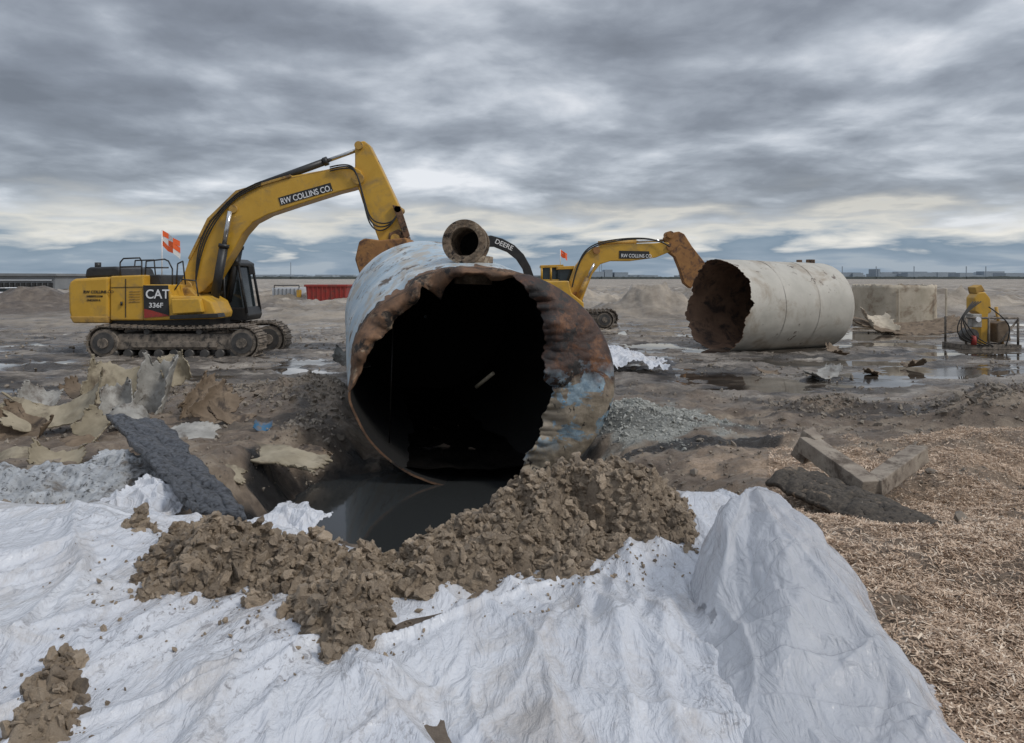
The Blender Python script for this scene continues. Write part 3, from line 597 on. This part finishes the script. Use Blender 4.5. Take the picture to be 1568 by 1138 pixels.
def beam(name,p0,p1,w,h,mat,parent=None):
    p0=Vector(p0);p1=Vector(p1);d=(p1-p0); L=d.length; d.normalize(); sdv=d.cross(Vector((0,0,1))).normalized(); upv=sdv.cross(d); n=24; bm=bmesh.new(); rings=[]
    for i in range(n+1):
        t=i/n; r=[]
        for (a,b) in ((-1,-1),(0,-1.0),(1,-1),(1,0),(1,1),(0,1),(-1,1),(-1,0)):
            j=.08*float(perlin(np.array(t*9.+a*3),np.array(b*3.3+L),7))
            r.append(bm.verts.new(p0+d*(t*L)+sdv*(a*w/2*(1+j))+upv*(b*h/2*(1+j))))
        rings.append(r)
    for i in range(n):
        for k in range(8): bm.faces.new([rings[i][k],rings[i][(k+1)%8],rings[i+1][(k+1)%8],rings[i+1][k]])
    bm.faces.new(rings[0]); bm.faces.new(rings[-1][::-1])
    return obj_from_bm(name,bm,mat,parent,False,.008)
fr=empty('broken_timber_frame',S(1330,755,6.2))
beam('beam_long',S(1236,680,6.6),S(1334,750,5.8),.18,.15,M['concrete'],fr)
beam('beam_short',S(1336,746,5.85),S(1408,694,6.4),.15,.14,M['concrete'],fr)
beam('beam_end',S(1226,702,6.7),S(1246,664,6.6),.15,.14,M['concrete'],fr)
QA=(S(1172,742,6.0),S(1245,730,6.2),S(1450,812,5.2),S(1400,842,4.85))
slab('erosion_mat_roll',QA,.04,M['mesh'],40,90,8,.022,.07)
V=[];Fq=[]
A=[Vector(q) for q in QA]; nA=(A[1]-A[0]).cross(A[3]-A[0]).normalized(); nA=nA if nA.z>0 else -nA
def rollpt(u,v): 
    p=(A[0]*(1-u)+A[1]*u)*(1-v)+(A[3]*(1-u)+A[2]*u)*v; return p+nA*(.08*math.sin(math.pi*u)+.022+.045*float(fbm(np.array(u*3.),np.array(v*7.),4,8,.6)))
for k_ in range(-14,44):
    for sgn in (1,-1):
        pts=[rollpt(q,(k_+sgn*q*9)/30) for q in np.linspace(0,1,14) if 0<=(k_+sgn*q*9)/30<=1]
        for a0,a1 in zip(pts[:-1],pts[1:]):
            dd=(a1-a0).normalized().cross(nA)*.0055; b=len(V); V+= [a0-dd,a0+dd+nA*.004,a1+dd+nA*.004,a1-dd]; Fq.append([b,b+1,b+2,b+3])
M['strand']=pm('net_strand',(.09,.08,.07),(.26,.22,.17),20,.8,bstr=0)
fast_mesh('erosion_netting',np.array([v[:] for v in V]),np.array(Fq),M['strand'],False)
for i,(u,v,d,w) in enumerate([(1175,570,17,.5),(1260,575,16,.9),(1335,572,17,.6),(1280,540,20,.8),(970,620,12,.35),(1520,735,7.5,.5),(1100,715,8.4,.3),(1205,712,8,.3),(1440,705,8,.4),(1400,560,18,.7),(560,560,14.5,.3),(1010,560,19,.5),(1090,640,12,.3),(1480,610,13,.4)]):
    shard('shell_scrap',S(u,v,d),w,w*.5,.6,(.2,.15*(-1)**i,.5*i),[M['shard_b'],M['shard_g'],M['shard_b']][i%3],30+i)
# ---------------------------------------------------------------- excavators
def trackset(name,uL,uR,vT,vB,d,y0,y1,parent):
    zb=S(0,vB,d)[2]; zt=S(0,vT,d)[2]; xl=S(uL,0,d)[0]; xr=S(uR,0,d)[0]; R=(zt-zb)/2; zc=(zt+zb)/2
    xl+=R; xr-=R; Ls=xr-xl
    per=2*Ls+2*math.pi*R; n=int(per/.19)
    V=[];Fq=[]
    for i in range(n):
        s=i/n*per
        if s<Ls: p=(xl+s,zc+R-.05*math.sin(math.pi*s/Ls)); a=0
        elif s<Ls+math.pi*R: a=-(s-Ls)/R; p=(xr+R*math.sin(-a),zc+R*math.cos(-a))
        elif s<2*Ls+math.pi*R: q=s-Ls-math.pi*R; p=(xr-q,zc-R); a=-math.pi
        else: a=-math.pi-(s-2*Ls-math.pi*R)/R; p=(xl+R*math.sin(-a),zc+R*math.cos(-a))
        t=Vector((math.cos(a),0,math.sin(a))); nn_=Vector((-math.sin(a),0,math.cos(a))); c=Vector((p[0],(y0+y1)/2,p[1]))
        for (hl,h0,h1,ww) in ((.085,-.03,.015,1),(.018,.0,.055,1),(.075,-.10,-.03,.35)):
            b=len(V)
            for dx in (-1,1):
                for dy in (-1,1):
                    for hz in (h0,h1): V.append(c+t*dx*hl+Vector((0,dy*(y1-y0)/2*ww,0))+nn_*hz)
            Fq+=[[b,b+1,b+3,b+2],[b+4,b+6,b+7,b+5],[b,b+4,b+5,b+1],[b+2,b+3,b+7,b+6],[b,b+2,b+6,b+4],[b+1,b+5,b+7,b+3]]
    fast_mesh(name+'_shoes',np.array([v[:] for v in V]),np.array(Fq),M['mudtrack'],False,parent)
    ym=(y0+y1)/2
    for nm,xx in (('sprocket',xl),('idler',xr)):
        bar(name+'_'+nm,(xx,y0+.04,zc),(xx,y1-.04,zc),R*.80,M['mudtrack'],parent,seg=28)
        bar(name+'_'+nm+'_rim',(xx,y0+.0,zc),(xx,y0+.05,zc),R*.62,M['steel'],parent,seg=28)
        bar(name+'_'+nm+'_hub',(xx,y0-.05,zc),(xx,y0+.02,zc),R*.30,M['mudtrack'],parent,seg=20)
    k=int(Ls/.42)
    for i in range(k):
        xx=xl+Ls*(i+.5)/k; bar(name+'_roller_%d'%i,(xx,y0+.06,zc-R+.17),(xx,y1-.06,zc-R+.17),.12,M['steel'],parent,seg=16)
    box(name+'_frame',((xl+xr)/2,ym,zc+.02),(Ls-.25,(y1-y0)*.62,R*.95),M['mudtrack'],parent,.04)
    box(name+'_guard',((xl+xr)/2,y0+.10,zc-.05),(Ls*.62,.06,R*.34),M['mudtrack'],parent,.01)
    for q in (.3,.68): bar(name+'_carrier_%d'%int(q*10),(xl+Ls*q,y0+.1,zc+R-.17),(xl+Ls*q,y1-.1,zc+R-.17),.08,M['steel'],parent)
def A3(u,v,d,y): 
    p=S(u,v,d); return (p[0],y,p[2])
ex=empty('excavator',(-10.2,22,-.25))
trackset('near_track',135,398,499,551,20.5,20.4,21.05,ex)
trackset('far_track',186,440,493,544,23.2,22.95,23.6,ex)
box('car_body',(-10.2,22,.42),(2.6,2.1,.5),M['mudtrack'],ex,.05)
bar('slew_ring',(-10.0,22,.62),(-10.0,22,.98),.75,M['steel'],ex,seg=32)
prism('counterweight',[(104,440),(106,431),(114,427),(166,424),(166,490),(122,494),(108,489),(105,478)],20.6,20.6,23.5,M['yellow'],ex,.07)
prism('counterweight_lip',[(106,484),(166,484),(166,495),(112,495)],20.6,20.58,23.52,M['yellow_dirty'],ex,.04)
prism('engine_housing',[(167,423),(219,421),(219,491),(167,491)],20.6,20.64,23.44,M['yellow'],ex,.04)
prism('door_seam',[(191,427),(192,427),(192,486),(191,486)],20.6,20.625,20.7,M['black'],ex,0)
prism('door_seam_2',[(168,440),(219,439),(219,439.7),(168,440.7)],20.6,20.625,20.7,M['black'],ex,0)
for k_ in range(5): prism('vent_%d'%k_,[(197,446+k_*4),(214,445+k_*4),(214,446.5+k_*4),(197,447.5+k_*4)],20.6,20.625,20.7,M['yellow_dirty'],ex,0)
bar('door_handle',A3(186,462,20.6,20.6),A3(186,468,20.6,20.6),.03,M['black'],ex)
prism('engine_hood',[(126,426),(128,412),(134,409),(172,408),(180,411),(184,424)],21,21.1,23.1,M['black'],ex,.06)
bar('exhaust_stack',S(150,412,22.2),S(150,402,22.2),.09,M['black'],ex)
prism('fuel_tank_box',[(219,436),(258,436),(262,454),(308,454),(322,462),(330,480),(328,489),(219,491)],20.6,20.62,21.9,M['yellow'],ex,.04)
prism('decal_panel',[(219,437),(257,437),(259,484),(221,487)],20.6,20.60,20.66,M['black'],ex,.005)
prism('decal_red',[(221,473),(230,475),(258,483),(258.5,484),(221,487)],20.6,20.592,20.60,M['red'],ex,0)
prism('step_box',[(264,458),(307,457),(312,478),(266,481)],20.5,20.4,20.62,M['yellow'],ex,.03)
prism('step_plate',[(262,483),(335,480),(337,486),(262,489)],20.5,20.4,20.9,M['black'],ex,.01)
prism('upper_deck',[(200,486),(345,482),(345,497),(200,497)],22,20.8,23.3,M['black'],ex,.02)
prism('pump_bay',[(219,421),(256,421),(262,436),(262,450),(219,450)],21.5,21.0,23.3,M['black'],ex,.04)
text('maker_letters','CAT',A3(223,457,20.6,20.585),.36,0,M['white'],ex,.95)
text('model_letters','336F',A3(228,471,20.6,20.585),.19,0,M['white'],ex,1.1)
text('owner_small','RW COLLINS CO',A3(128,449,20.6,20.59),.11,0,M['black'],ex)
for i_,s_ in enumerate(('WEBSITE.COM','CHICAGO IL')): text('owner_line_%d'%i_,s_,A3(133,455+i_*6,20.6,20.59),.07,0,M['black'],ex)
def rail(u,v,d,parent,r=.022):
    for i in range(len(u)-1): bar('handrail_%d_%d'%(u[i],i),S(u[i],v[i],d),S(u[i+1],v[i+1],d),r,M['black'],parent,seg=8)
rail([184,184,189,214,217,217],[422,402,396,395,400,422],20.7,ex); rail([184,217],[409,408],20.7,ex)
rail([222,224,252,258,264,264],[424,400,397,400,412,436],20.9,ex); rail([222,258],[410,410],20.9,ex)
rail([205,207,236,238],[421,399,398,421],23.2,ex); rail([270,272,280,284],[436,404,400,436],21.2,ex)
rail([262,278,300,304],[452,428,430,456],20.9,ex)
prism('cab_glass',[(326,408),(364,404),(371,409),(382,475),(380,484),(326,484)],22.9,22.45,23.55,M['glass'],ex,.02)
prism('cab_roof',[(320,404),(330,399),(366,397),(377,403),(377,408),(320,409)],22.9,22.36,23.64,M['black'],ex,.03)
prism('cab_sill',[(322,470),(386,470),(390,482),(387,490),(322,490)],22.9,22.38,23.62,M['black'],ex,.03)
for d_ in (22.40,23.60):
    for a_,b_ in (((374,405),(387,478)),((352,404),(354,484)),((325,405),(325,488))): bar('cab_pillar_%d_%d'%(a_[0],int(d_*10)),A3(a_[0],a_[1],22.9,d_),A3(b_[0],b_[1],22.9,d_),.045,M['black'],ex,seg=8)
prism('mirror',[(378,408),(386,407),(388,420),(380,421)],22.0,22.1,22.2,M['black'],ex,.02)
prism('boom_foot',[(270,486),(276,452),(286,440),(302,440),(322,460),(326,486)],22,21.4,22.6,M['yellow_dirty'],ex,.03)
boom=[(283,448),(286,428),(296,398),(309,366),(325,338),(345,315),(368,296),(385,288),(450,272),(520,259),(545,258),(556,264),(560,276),(556,286),(540,291),(520,296),(460,315),(415,330),(392,342),(376,360),(364,382),(350,405),(336,428),(318,446),(300,454)]
prism('boom',boom,22,21.68,22.32,M['yellow'],ex,.03)
prism('boom_top_plate',[(296,396),(325,336),(368,294),(450,270),(452,273),(370,298),(328,340),(299,399)],22,21.62,22.38,M['yellow_dirty'],ex,.01)
prism('boom_decal',[(426,303),(506,280),(510,292),(430,315)],21.68,21.664,21.675,M['black'],ex,0)
p=S(431,313.2,21.67); text('boom_letters','RW COLLINS CO.',(p[0],21.655,p[2]),.245,math.radians(15.5),M['white'],ex,.80)
stick=[(546,228),(550,220),(560,218),(568,224),(585,258),(601,292),(613,318),(616,334),(624,360),(622,374),(600,376),(584,374),(576,352),(566,330),(558,312),(553,296),(548,284),(546,262)]
prism('stick',stick,22,21.75,22.25,M['yellow'],ex,.03)
for (u_,v_,r_p) in ((552,276,.17),(292,440,.2),(553,226,.12),(612,322,.1),(608,366,.13),(364,322,.12)): 
    q=S(u_,v_,22); bar('pin_%d'%u_,(q[0],21.60,q[2]),(q[0],22.40,q[2]),r_p,M['yellow_dirty'],ex,seg=20)
def hyd(name,a,b,f,d,r,parent): 
    a=Vector(S(a[0],a[1],22)); b=Vector(S(b[0],b[1],22)); a.y=b.y=d; m=a.lerp(b,f)
    bar(name+'_barrel',a,m,r,M['black'],parent,seg=18); bar(name+'_rod',m,b,r*.55,M['chrome'],parent,seg=14); bar(name+'_gland',a.lerp(b,f-.02),a.lerp(b,f+.02),r*1.2,M['black'],parent)
hyd('stick_cylinder',(392,286),(549,229),.68,22,.11,ex)
hyd('boom_cylinder_near',(338,462),(362,326),.62,21.5,.13,ex); hyd('boom_cylinder_far',(340,462),(366,326),.62,22.5,.13,ex)
hyd('bucket_cylinder',(575,248),(617,350),.55,22,.10,ex)
for k_,o_ in enumerate((0,3,6)):
    tube('hose_boom_%d'%k_,[S(*q) for q in ((300,430,21.62),(306-o_,392,21.6),(322-o_,352-o_,21.6),(345,318-o_,21.6),(372,295-o_,21.6),(400,284-o_,21.62))],.02,M['rubber'],ex)
    tube('hose_tip_%d'%k_,[S(*q) for q in ((505,262-o_,21.6),(535,254-o_,21.55),(548,268,21.5),(556,300+o_,21.5),(566,335+o_*2,21.55),(585,344+o_*2,21.6),(606,338,21.6),(612,318,21.65))],.022,M['rubber'],ex)
tube('pipe_top',[S(*q) for q in ((400,284,21.7),(430,276,21.7),(505,260,21.7))],.025,M['yellow_dirty'],ex)
prism('bucket_link',[(604,316),(616,318),(630,362),(622,366)],22,21.6,21.72,M['rust'],ex,.01)
prism('bucket',[(558,372),(566,367),(590,370),(628,366),(632,376),(628,398),(612,430),(585,438),(560,424),(552,398)],22,21.2,22.8,M['rustyel'],ex,.04)
prism('bucket_ear',[(598,358),(612,352),(626,362),(630,376),(596,378)],22,21.7,22.3,M['rust'],ex,.02)
def flag(u,v0,v1,d,w,parent,chk=True):
    bar('flag_pole',S(u,v1,d),S(u,v0,d),.018,M['white'],parent,seg=8)
    for i in range(3):
        for j in range(3):
            X=S(u,v0,d)[0]+i*w/3; z=S(u,v0,d)[2]-j*w/3.2
            V=np.array([[X+a*w/3,d+.06*math.sin((i+a)*2.2+j*.4),z-b*w/3.2-.22*(i+a)*w+.03*math.sin((i+a)*3+j)] for b in (0,1) for a in (0,1)])
            white=chk and (i+j)%3==1
            fast_mesh('flag_cloth_%d%d'%(i,j),V,np.array([[0,1,3,2]]),M['white' if white else 'orange'],False,parent)
flag(248,352,436,22.6,.55,ex)
e2_=empty('excavator',(2.4,33,0)); d=33
trackset('near_track',790,940,476,504,32,32,32.7,e2_); trackset('far_track',800,945,474,500,34.8,34.6,35.2,e2_)
prism('house',[(775,432),(868,430),(872,448),(890,462),(890,474),(775,474)],33,31.8,34.8,M['yellow'],e2_,.05)
prism('slew',[(840,470),(880,470),(880,482),(840,482)],33,32.6,34,M['steel'],e2_,.02)
prism('cab',[(856,412),(886,410),(893,466),(856,470)],34,33.9,35,M['glass'],e2_,.03)
prism('cab_roof',[(854,408),(888,407),(889,412),(854,413)],34,33.8,35.1,M['yellow'],e2_,.02)
prism('boom',[(870,462),(872,430),(880,408),(893,391),(906,381),(920,376),(955,374),(1000,373),(1020,371),(1026,377),(1024,386),(1002,395),(965,400),(934,400),(918,405),(906,420),(898,440),(890,462)],d,32.7,33.3,M['yellow'],e2_,.03)
prism('boom_decal',[(948,384),(994,385),(995,396),(948,396)],32.7,32.68,32.695,M['black'],e2_,0)
p=S(951,394,32.68); text('boom_letters','RW COLLINS CO.',(p[0],32.67,p[2]),.22,math.radians(-1),M['white'],e2_,.8)
prism('stick',[(1016,364),(1026,357),(1038,355),(1046,359),(1058,378),(1077,402),(1082,412),(1068,424),(1056,442),(1046,434),(1040,414),(1032,394),(1022,386)],d,32.75,33.25,M['rustyel'],e2_,.03)
for nm,a_,b_,f_ in (('stick_cylinder',(916,373),(1022,368),.55),('boom_cylinder',(882,458),(908,404),.6)):
    A_=Vector(S(*a_,d)); B_=Vector(S(*b_,d)); A_.y=B_.y=33 if nm[0]=='s' else 32.5; m=A_.lerp(B_,f_)
    bar(nm+'_barrel',A_,m,.11,M['yellow_dirty'],e2_); bar(nm+'_rod',m,B_,.06,M['chrome'],e2_)
for (u_,v_) in ((1024,379),(1024,360),(880,452),(912,384)): q=S(u_,v_,33); bar('pin_%d'%u_,(q[0],32.6,q[2]),(q[0],33.4,q[2]),.16,M['rustyel'],e2_)
for k_ in range(2): tube('hose_%d'%k_,[S(*q) for q in ((876,440,32.6),(884,404-k_*3,32.6),(905,376-k_*3,32.6),(960,366-k_*2,32.6),(1008,366,32.6),(1026,378,32.5))],.03,M['rubber'],e2_)
e3=empty('excavator',(2.2,37,0)); d=37
prism('boom',[(752,361),(770,366),(788,376),(802,390),(812,408),(820,432),(806,436),(800,412),(790,397),(776,386),(756,378),(720,378),(690,386),(690,378),(716,366)],d,36.7,37.3,M['black'],e3,.03)
p=S(757,372,36.7); text('boom_letters','DEERE',(p[0],36.66,p[2]),.34,math.radians(-24),M['white'],e3)
prism('stick',[(690,374),(700,374),(706,390),(700,440),(692,440),(686,390)],d,36.75,37.25,M['black'],e3,.02)
prism('bucket',[(686,436),(706,436),(716,452),(704,464),(688,458)],d,36.3,37.7,M['steel'],e3,.02)
prism('house',[(806,428),(880,428),(884,436),(884,468),(806,468)],d,35.6,38.4,M['yellow'],e3,.05)
prism('cab',[(829,410),(858,408),(858,432),(829,432)],d,35.7,36.8,M['glass'],e3,.02)
prism('cab_roof',[(826,407),(860,406),(860,410),(826,411)],d,35.6,36.9,M['yellow'],e3,.02)
for u_ in (829,843,858): bar('cab_post_%d'%u_,A3(u_,409,36,35.65),A3(u_,432,36,35.65),.05,M['yellow'],e3,seg=8)
trackset('near_track',790,900,474,496,36,35.6,36.2,e3)
flag(858,382,410,36,.34,e3,False)
# ---------------------------------------------------------------- broken shell piece & tray
bs=empty('broken_tank_section',S(1368,500,31))
ph3=np.linspace(math.radians(8),math.radians(352),240); r3=1.62
top=1.85+.12*fbm(ph3*5,ph3*0,4,200); c3=Vector(S(1368,500,32.5)); rows=[]
for t in np.linspace(0,1,14): rows.append(np.stack([c3.x+r3*np.sign(np.cos(ph3))*np.abs(np.cos(ph3))**.6*(1+.01*t)+.04*fbm(ph3*3,ph3*0+t*2,3,204),c3.y+r3*.9*np.sin(ph3),.12+(top)*t],-1))
o=fast_mesh('wall',np.concatenate(rows),gridfaces(240,14),M['tank3'],True,bs); o.modifiers.new('s','SOLIDIFY').thickness=.04
for x_ in (-.55,1.45): box('rib_%d'%int(x_*10),(c3.x+x_,c3.y-r3*.93,1.0),(.07,.05,1.65),M['tank3'],bs,.01)
shard('tray_plate',S(1392,503,29.5),4.6,1.5,7,(.25,0,.0),M['shard_b'],44,.08,.05,parent=bs)
shard('tray_flap',S(1340,496,29.4),1.5,1.0,.8,(.7,.2,.3),M['tank3'],46,.12,.04,parent=bs)
# ---------------------------------------------------------------- yellow pump rig
pu=empty('hydraulic_pump_unit',S(1503,535,23.4)); d=23.4
prism('base_skid',[(1462,526),(1548,526),(1548,533),(1462,533)],d,22.9,24.1,M['mudtrack'],pu,.01)
for u_ in (1466,1500,1544): 
    for dd in (22.95,24.05): q=S(u_,528,d); bar('frame_post_%d_%d'%(u_,int(dd*10)),(q[0],dd,q[2]),(q[0],dd,S(0,486,d)[2]),.035,M['mudtrack'],pu,seg=8)
bar('frame_top',A3(1466,486,d,22.95),A3(1544,486,d,22.95),.035,M['mudtrack'],pu,seg=8)
prism('mast',[(1488,456),(1494,448),(1504,447),(1512,457),(1514,478),(1509,480),(1507,532),(1496,532),(1497,482),(1488,476)],d,23.25,23.7,M['yellow'],pu,.03)
prism('head_block',[(1490,440),(1500,436),(1506,446),(1492,450)],d,23.3,23.7,M['yellow_dirty'],pu,.02)
prism('motor',[(1514,494),(1530,490),(1536,520),(1516,524)],d,23,23.8,M['shard_b'],pu,.04)
prism('control_box',[(1476,480),(1490,480),(1490,500),(1476,500)],d,22.95,23.3,M['shard_g'],pu,.02)
bar('gauge',A3(1483,488,d,22.95),A3(1483,488,d,22.88),.08,M['white'],pu); bar('reel',A3(1472,512,d,22.85),A3(1472,512,d,23.2),.22,M['steel'],pu,seg=24)
bar('red_bottle',S(1491,528,22.85),S(1491,514,22.85),.08,M['red'],pu)
bar('strut_a',A3(1516,526,d,23.0),A3(1544,490,d,23.0),.03,M['mudtrack'],pu); bar('strut_b',A3(1522,470,d,23.3),A3(1532,528,d,23.3),.05,M['yellow_dirty'],pu)
for i_ in range(4): tube('hose_%d'%i_,[S(1490+i_*4,462,23.1),S(1480-i_*3,474+i_*3,22.8),S(1464+i_*6,500,22.75),S(1470+i_*9,520,22.8),S(1500+i_*7,530,22.9)],.018,M['rubber'],pu)
tube('hose_drop',[S(1514,470,23.1),S(1535,484,22.8),S(1550,505,22.9),S(1540,530,22.9)],.02,M['rubber'],pu)
# ---------------------------------------------------------------- distant things
rd=empty('red_dumpster',S(500,463,68)); d=68
prism('bin',[(468,438),(531,438),(529,462),(471,462)],d,68,70.5,M['red'],rd,.03)
for i_ in range(9): q=472+i_*7; prism('rib_%d'%i_,[(q,439),(q+1.5,439),(q+1.5,461),(q,461)],d,67.9,68.01,M['red'],rd,0)
prism('rim',[(466,436),(533,436),(533,439),(466,439)],d,67.85,70.6,M['red'],rd,.02)
gt=empty('frac_tank',S(440,462,70)); d=70
prism('bin',[(416,441),(462,441),(462,462),(418,462)],d,70,72.5,M['bwhite'],gt,.03)
for i_ in range(7): q=420+i_*6; prism('rib_%d'%i_,[(q,442),(q+2,442),(q+2,461),(q,461)],d,69.9,70.01,M['grey'],gt,0)
prism('ladder_bay',[(455,444),(462,444),(462,463),(455,463)],d,69.8,69.95,M['yellow'],gt,0); rail([420,420,458,458],[441,437,437,441],70,gt,.05)
wb=empty('warehouse',S(40,440,110)); d=110
prism('walls',[(-140,422),(84,422),(84,443),(-140,443)],d,110,135,M['grey'],wb,0); prism('roof',[(-142,418),(88,419),(88,422.5),(-142,422.5)],d,109.6,135.4,M['grey'],wb,0)
prism('window_band',[(-138,428),(80,428),(80,430),(-138,430)],d,109.8,109.9,M['bwhite'],wb,0)
for i_ in range(26): q=-134+i_*8.4; prism('bay_%d'%i_,[(q,433),(q+5,433),(q+5,441),(q,441)],d,109.7,109.95,M['black'],wb,0)
tr=empty('pickup_truck',S(14,458,56)); d=56
prism('body',[(-22,452),(-20,447),(22,447),(22,455),(-22,456)],d,56,57.6,M['white'],tr,.08); prism('cabin',[(-10,447),(-6,441),(8,441),(12,447)],d,56.1,57.5,M['glass'],tr,.05); prism('roof',[(-6,441.5),(-5,440.5),(7,440.5),(8,441.5)],d,56.05,57.55,M['white'],tr,0)
for u_ in (-14,14): q=S(u_,456,d); bar('wheel_%d'%u_,(q[0],55.95,q[2]),(q[0],56.3,q[2]),.32,M['rubber'],tr,seg=18)
Vs=[];Fs=[]
def addbox(x0,x1,y0,y1,z0,z1):
    b=len(Vs)
    for x in (x0,x1):
        for y in (y0,y1):
            for z in (z0,z1): Vs.append((x,y,z))
    Fs.extend([[b,b+1,b+3,b+2],[b+4,b+6,b+7,b+5],[b,b+4,b+5,b+1],[b+2,b+3,b+7,b+6],[b,b+2,b+6,b+4],[b+1,b+5,b+7,b+3]])
for i_ in range(340):
    u_=random.uniform(-300,1900); d=random.uniform(1100,1700); w=random.uniform(8,50); h=random.choice([2,3,4,4,5]) if u_<1250 else random.choice([4,5,6,8,10])
    x_=S(u_,0,d)[0]; addbox(x_,x_+w,d,d+20,-1,2+h)
for (u0,u1,v) in ((905,925,416),(926,938,413),(941,962,417),(1075,1100,420),(1306,1322,418),(1345,1348,412),(1390,1410,419),(1470,1490,418),(1540,1568,418),(560,600,422)):
    p=S(u0,v,1100); q=S(u1,v,1100); addbox(p[0],q[0],1100,1130,-1,p[2])
for u_ in (918,921,1342,1400,1480,1510,1290,640,445): p=S(u_,402 if u_<930 else 408,1000); addbox(p[0]-.4,p[0]+.4,1000,1001,-1,p[2])
fast_mesh('city_skyline',np.array(Vs,float),np.array(Fs),M['haze'],False)
tl=np.linspace(-1500,1500,1600); ht=3.0+2.2*np.abs(fbm(tl*.02,tl*0,4,210))+1.2*fbm(tl*.2,tl*0,3,211)
V=np.concatenate([np.stack([tl,tl*0+1000,tl*0-2],-1),np.stack([tl,tl*0+1000,ht],-1),np.stack([tl,tl*0+1040,ht*.7],-1)]); M['trees']=pm('distant_trees',(.07,.085,.085),(.11,.125,.12),.05,.95,bstr=0)
fast_mesh('tree_line',V,gridfaces(1600,3),M['trees'],False)
# ---------------------------------------------------------------- world
w=bpy.data.worlds.new('World'); scene.world=w; w.use_nodes=True; nt=w.node_tree
bg=nt.nodes['Background']; out=nt.nodes['World Output']
SE,SR=math.radians(44),math.radians(118)
sky=N(nt,'ShaderNodeTexSky',sky_type='NISHITA'); sky.sun_disc=False; sky.sun_elevation=SE; sky.sun_rotation=SR
nt.links.new(sky.outputs[0],bg.inputs[0]); bg.inputs[1].default_value=.09
tc=N(nt,'ShaderNodeTexCoord'); nm=N(nt,'ShaderNodeVectorMath',operation='NORMALIZE'); nt.links.new(tc.outputs['Generated'],nm.inputs[0])
sp=N(nt,'ShaderNodeSeparateXYZ'); nt.links.new(nm.outputs[0],sp.inputs[0])
zc=math_(nt,'ADD',math_(nt,'MAXIMUM',sp.outputs[2],0.),.15)
cb=N(nt,'ShaderNodeCombineXYZ'); nt.links.new(math_(nt,'DIVIDE',sp.outputs[0],zc),cb.inputs[0]); nt.links.new(math_(nt,'DIVIDE',sp.outputs[1],zc),cb.inputs[1])
mp=N(nt,'ShaderNodeMapping'); mp.inputs['Location'].default_value=(5.2,2.9,0); nt.links.new(cb.outputs[0],mp.inputs[0]); v=mp.outputs[0]
n1=noise(nt,1.5,10,.50,.25,v); n2=noise(nt,.7,3,.5,.1,v); n3=noise(nt,4.5,7,.55,.3,v)
den=math_(nt,'ADD',math_(nt,'ADD',math_(nt,'MULTIPLY',n1,.52),math_(nt,'MULTIPLY',n2,.34)),math_(nt,'MULTIPLY',n3,.14))
cl=ramp(nt,den,[(.38,(.175,.19,.22)),(.455,(.255,.28,.325)),(.51,(.375,.41,.465)),(.56,(.56,.60,.66)),(.625,(.86,.88,.92))])
zn=math_(nt,'ADD',sp.outputs[2],math_(nt,'MULTIPLY',math_(nt,'SUBTRACT',n1,.5),.16))
lowc=ramp(nt,zn,[(0.,(.36,.43,.51)),(.012,(.27,.35,.45)),(.040,(.20,.28,.38)),(.052,(.50,.54,.58)),(.070,(.90,.86,.77)),(.10,(.45,.48,.52))])
lowf=ramp(nt,zn,[(.045,1.),(.065,.75),(.11,0.)])
cc=mixc(nt,lowf,cl,lowc)
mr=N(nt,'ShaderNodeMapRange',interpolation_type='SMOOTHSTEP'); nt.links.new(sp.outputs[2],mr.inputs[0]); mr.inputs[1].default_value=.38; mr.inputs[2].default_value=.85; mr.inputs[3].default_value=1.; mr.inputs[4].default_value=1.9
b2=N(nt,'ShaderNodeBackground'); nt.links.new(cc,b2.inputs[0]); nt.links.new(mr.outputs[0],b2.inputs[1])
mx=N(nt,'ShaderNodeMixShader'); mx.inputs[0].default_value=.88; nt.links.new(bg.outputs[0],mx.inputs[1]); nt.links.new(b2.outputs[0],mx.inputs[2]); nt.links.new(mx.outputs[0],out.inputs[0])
sl=bpy.data.lights.new('sun','SUN'); sl.energy=1.5; sl.angle=math.radians(10); sl.color=(1,.96,.9); so=bpy.data.objects.new('sun',sl); scene.collection.objects.link(so)
sdir=Vector((math.sin(SR)*math.cos(SE),math.cos(SR)*math.cos(SE),math.sin(SE))); so.rotation_euler=sdir.to_track_quat('Z','Y').to_euler()
cam=bpy.data.cameras.new('camera'); co=bpy.data.objects.new('camera',cam); scene.collection.objects.link(co); co.location=(0,0,CH); co.rotation_euler=(math.pi/2,0,0)
cam.sensor_width=36; cam.lens=36*F/1568; cam.shift_y=-(569-425)/1568; cam.clip_end=12000; cam.clip_start=.05; scene.camera=co
scene.view_settings.view_transform='Standard'; scene.view_settings.look='None'; scene.view_settings.exposure=0
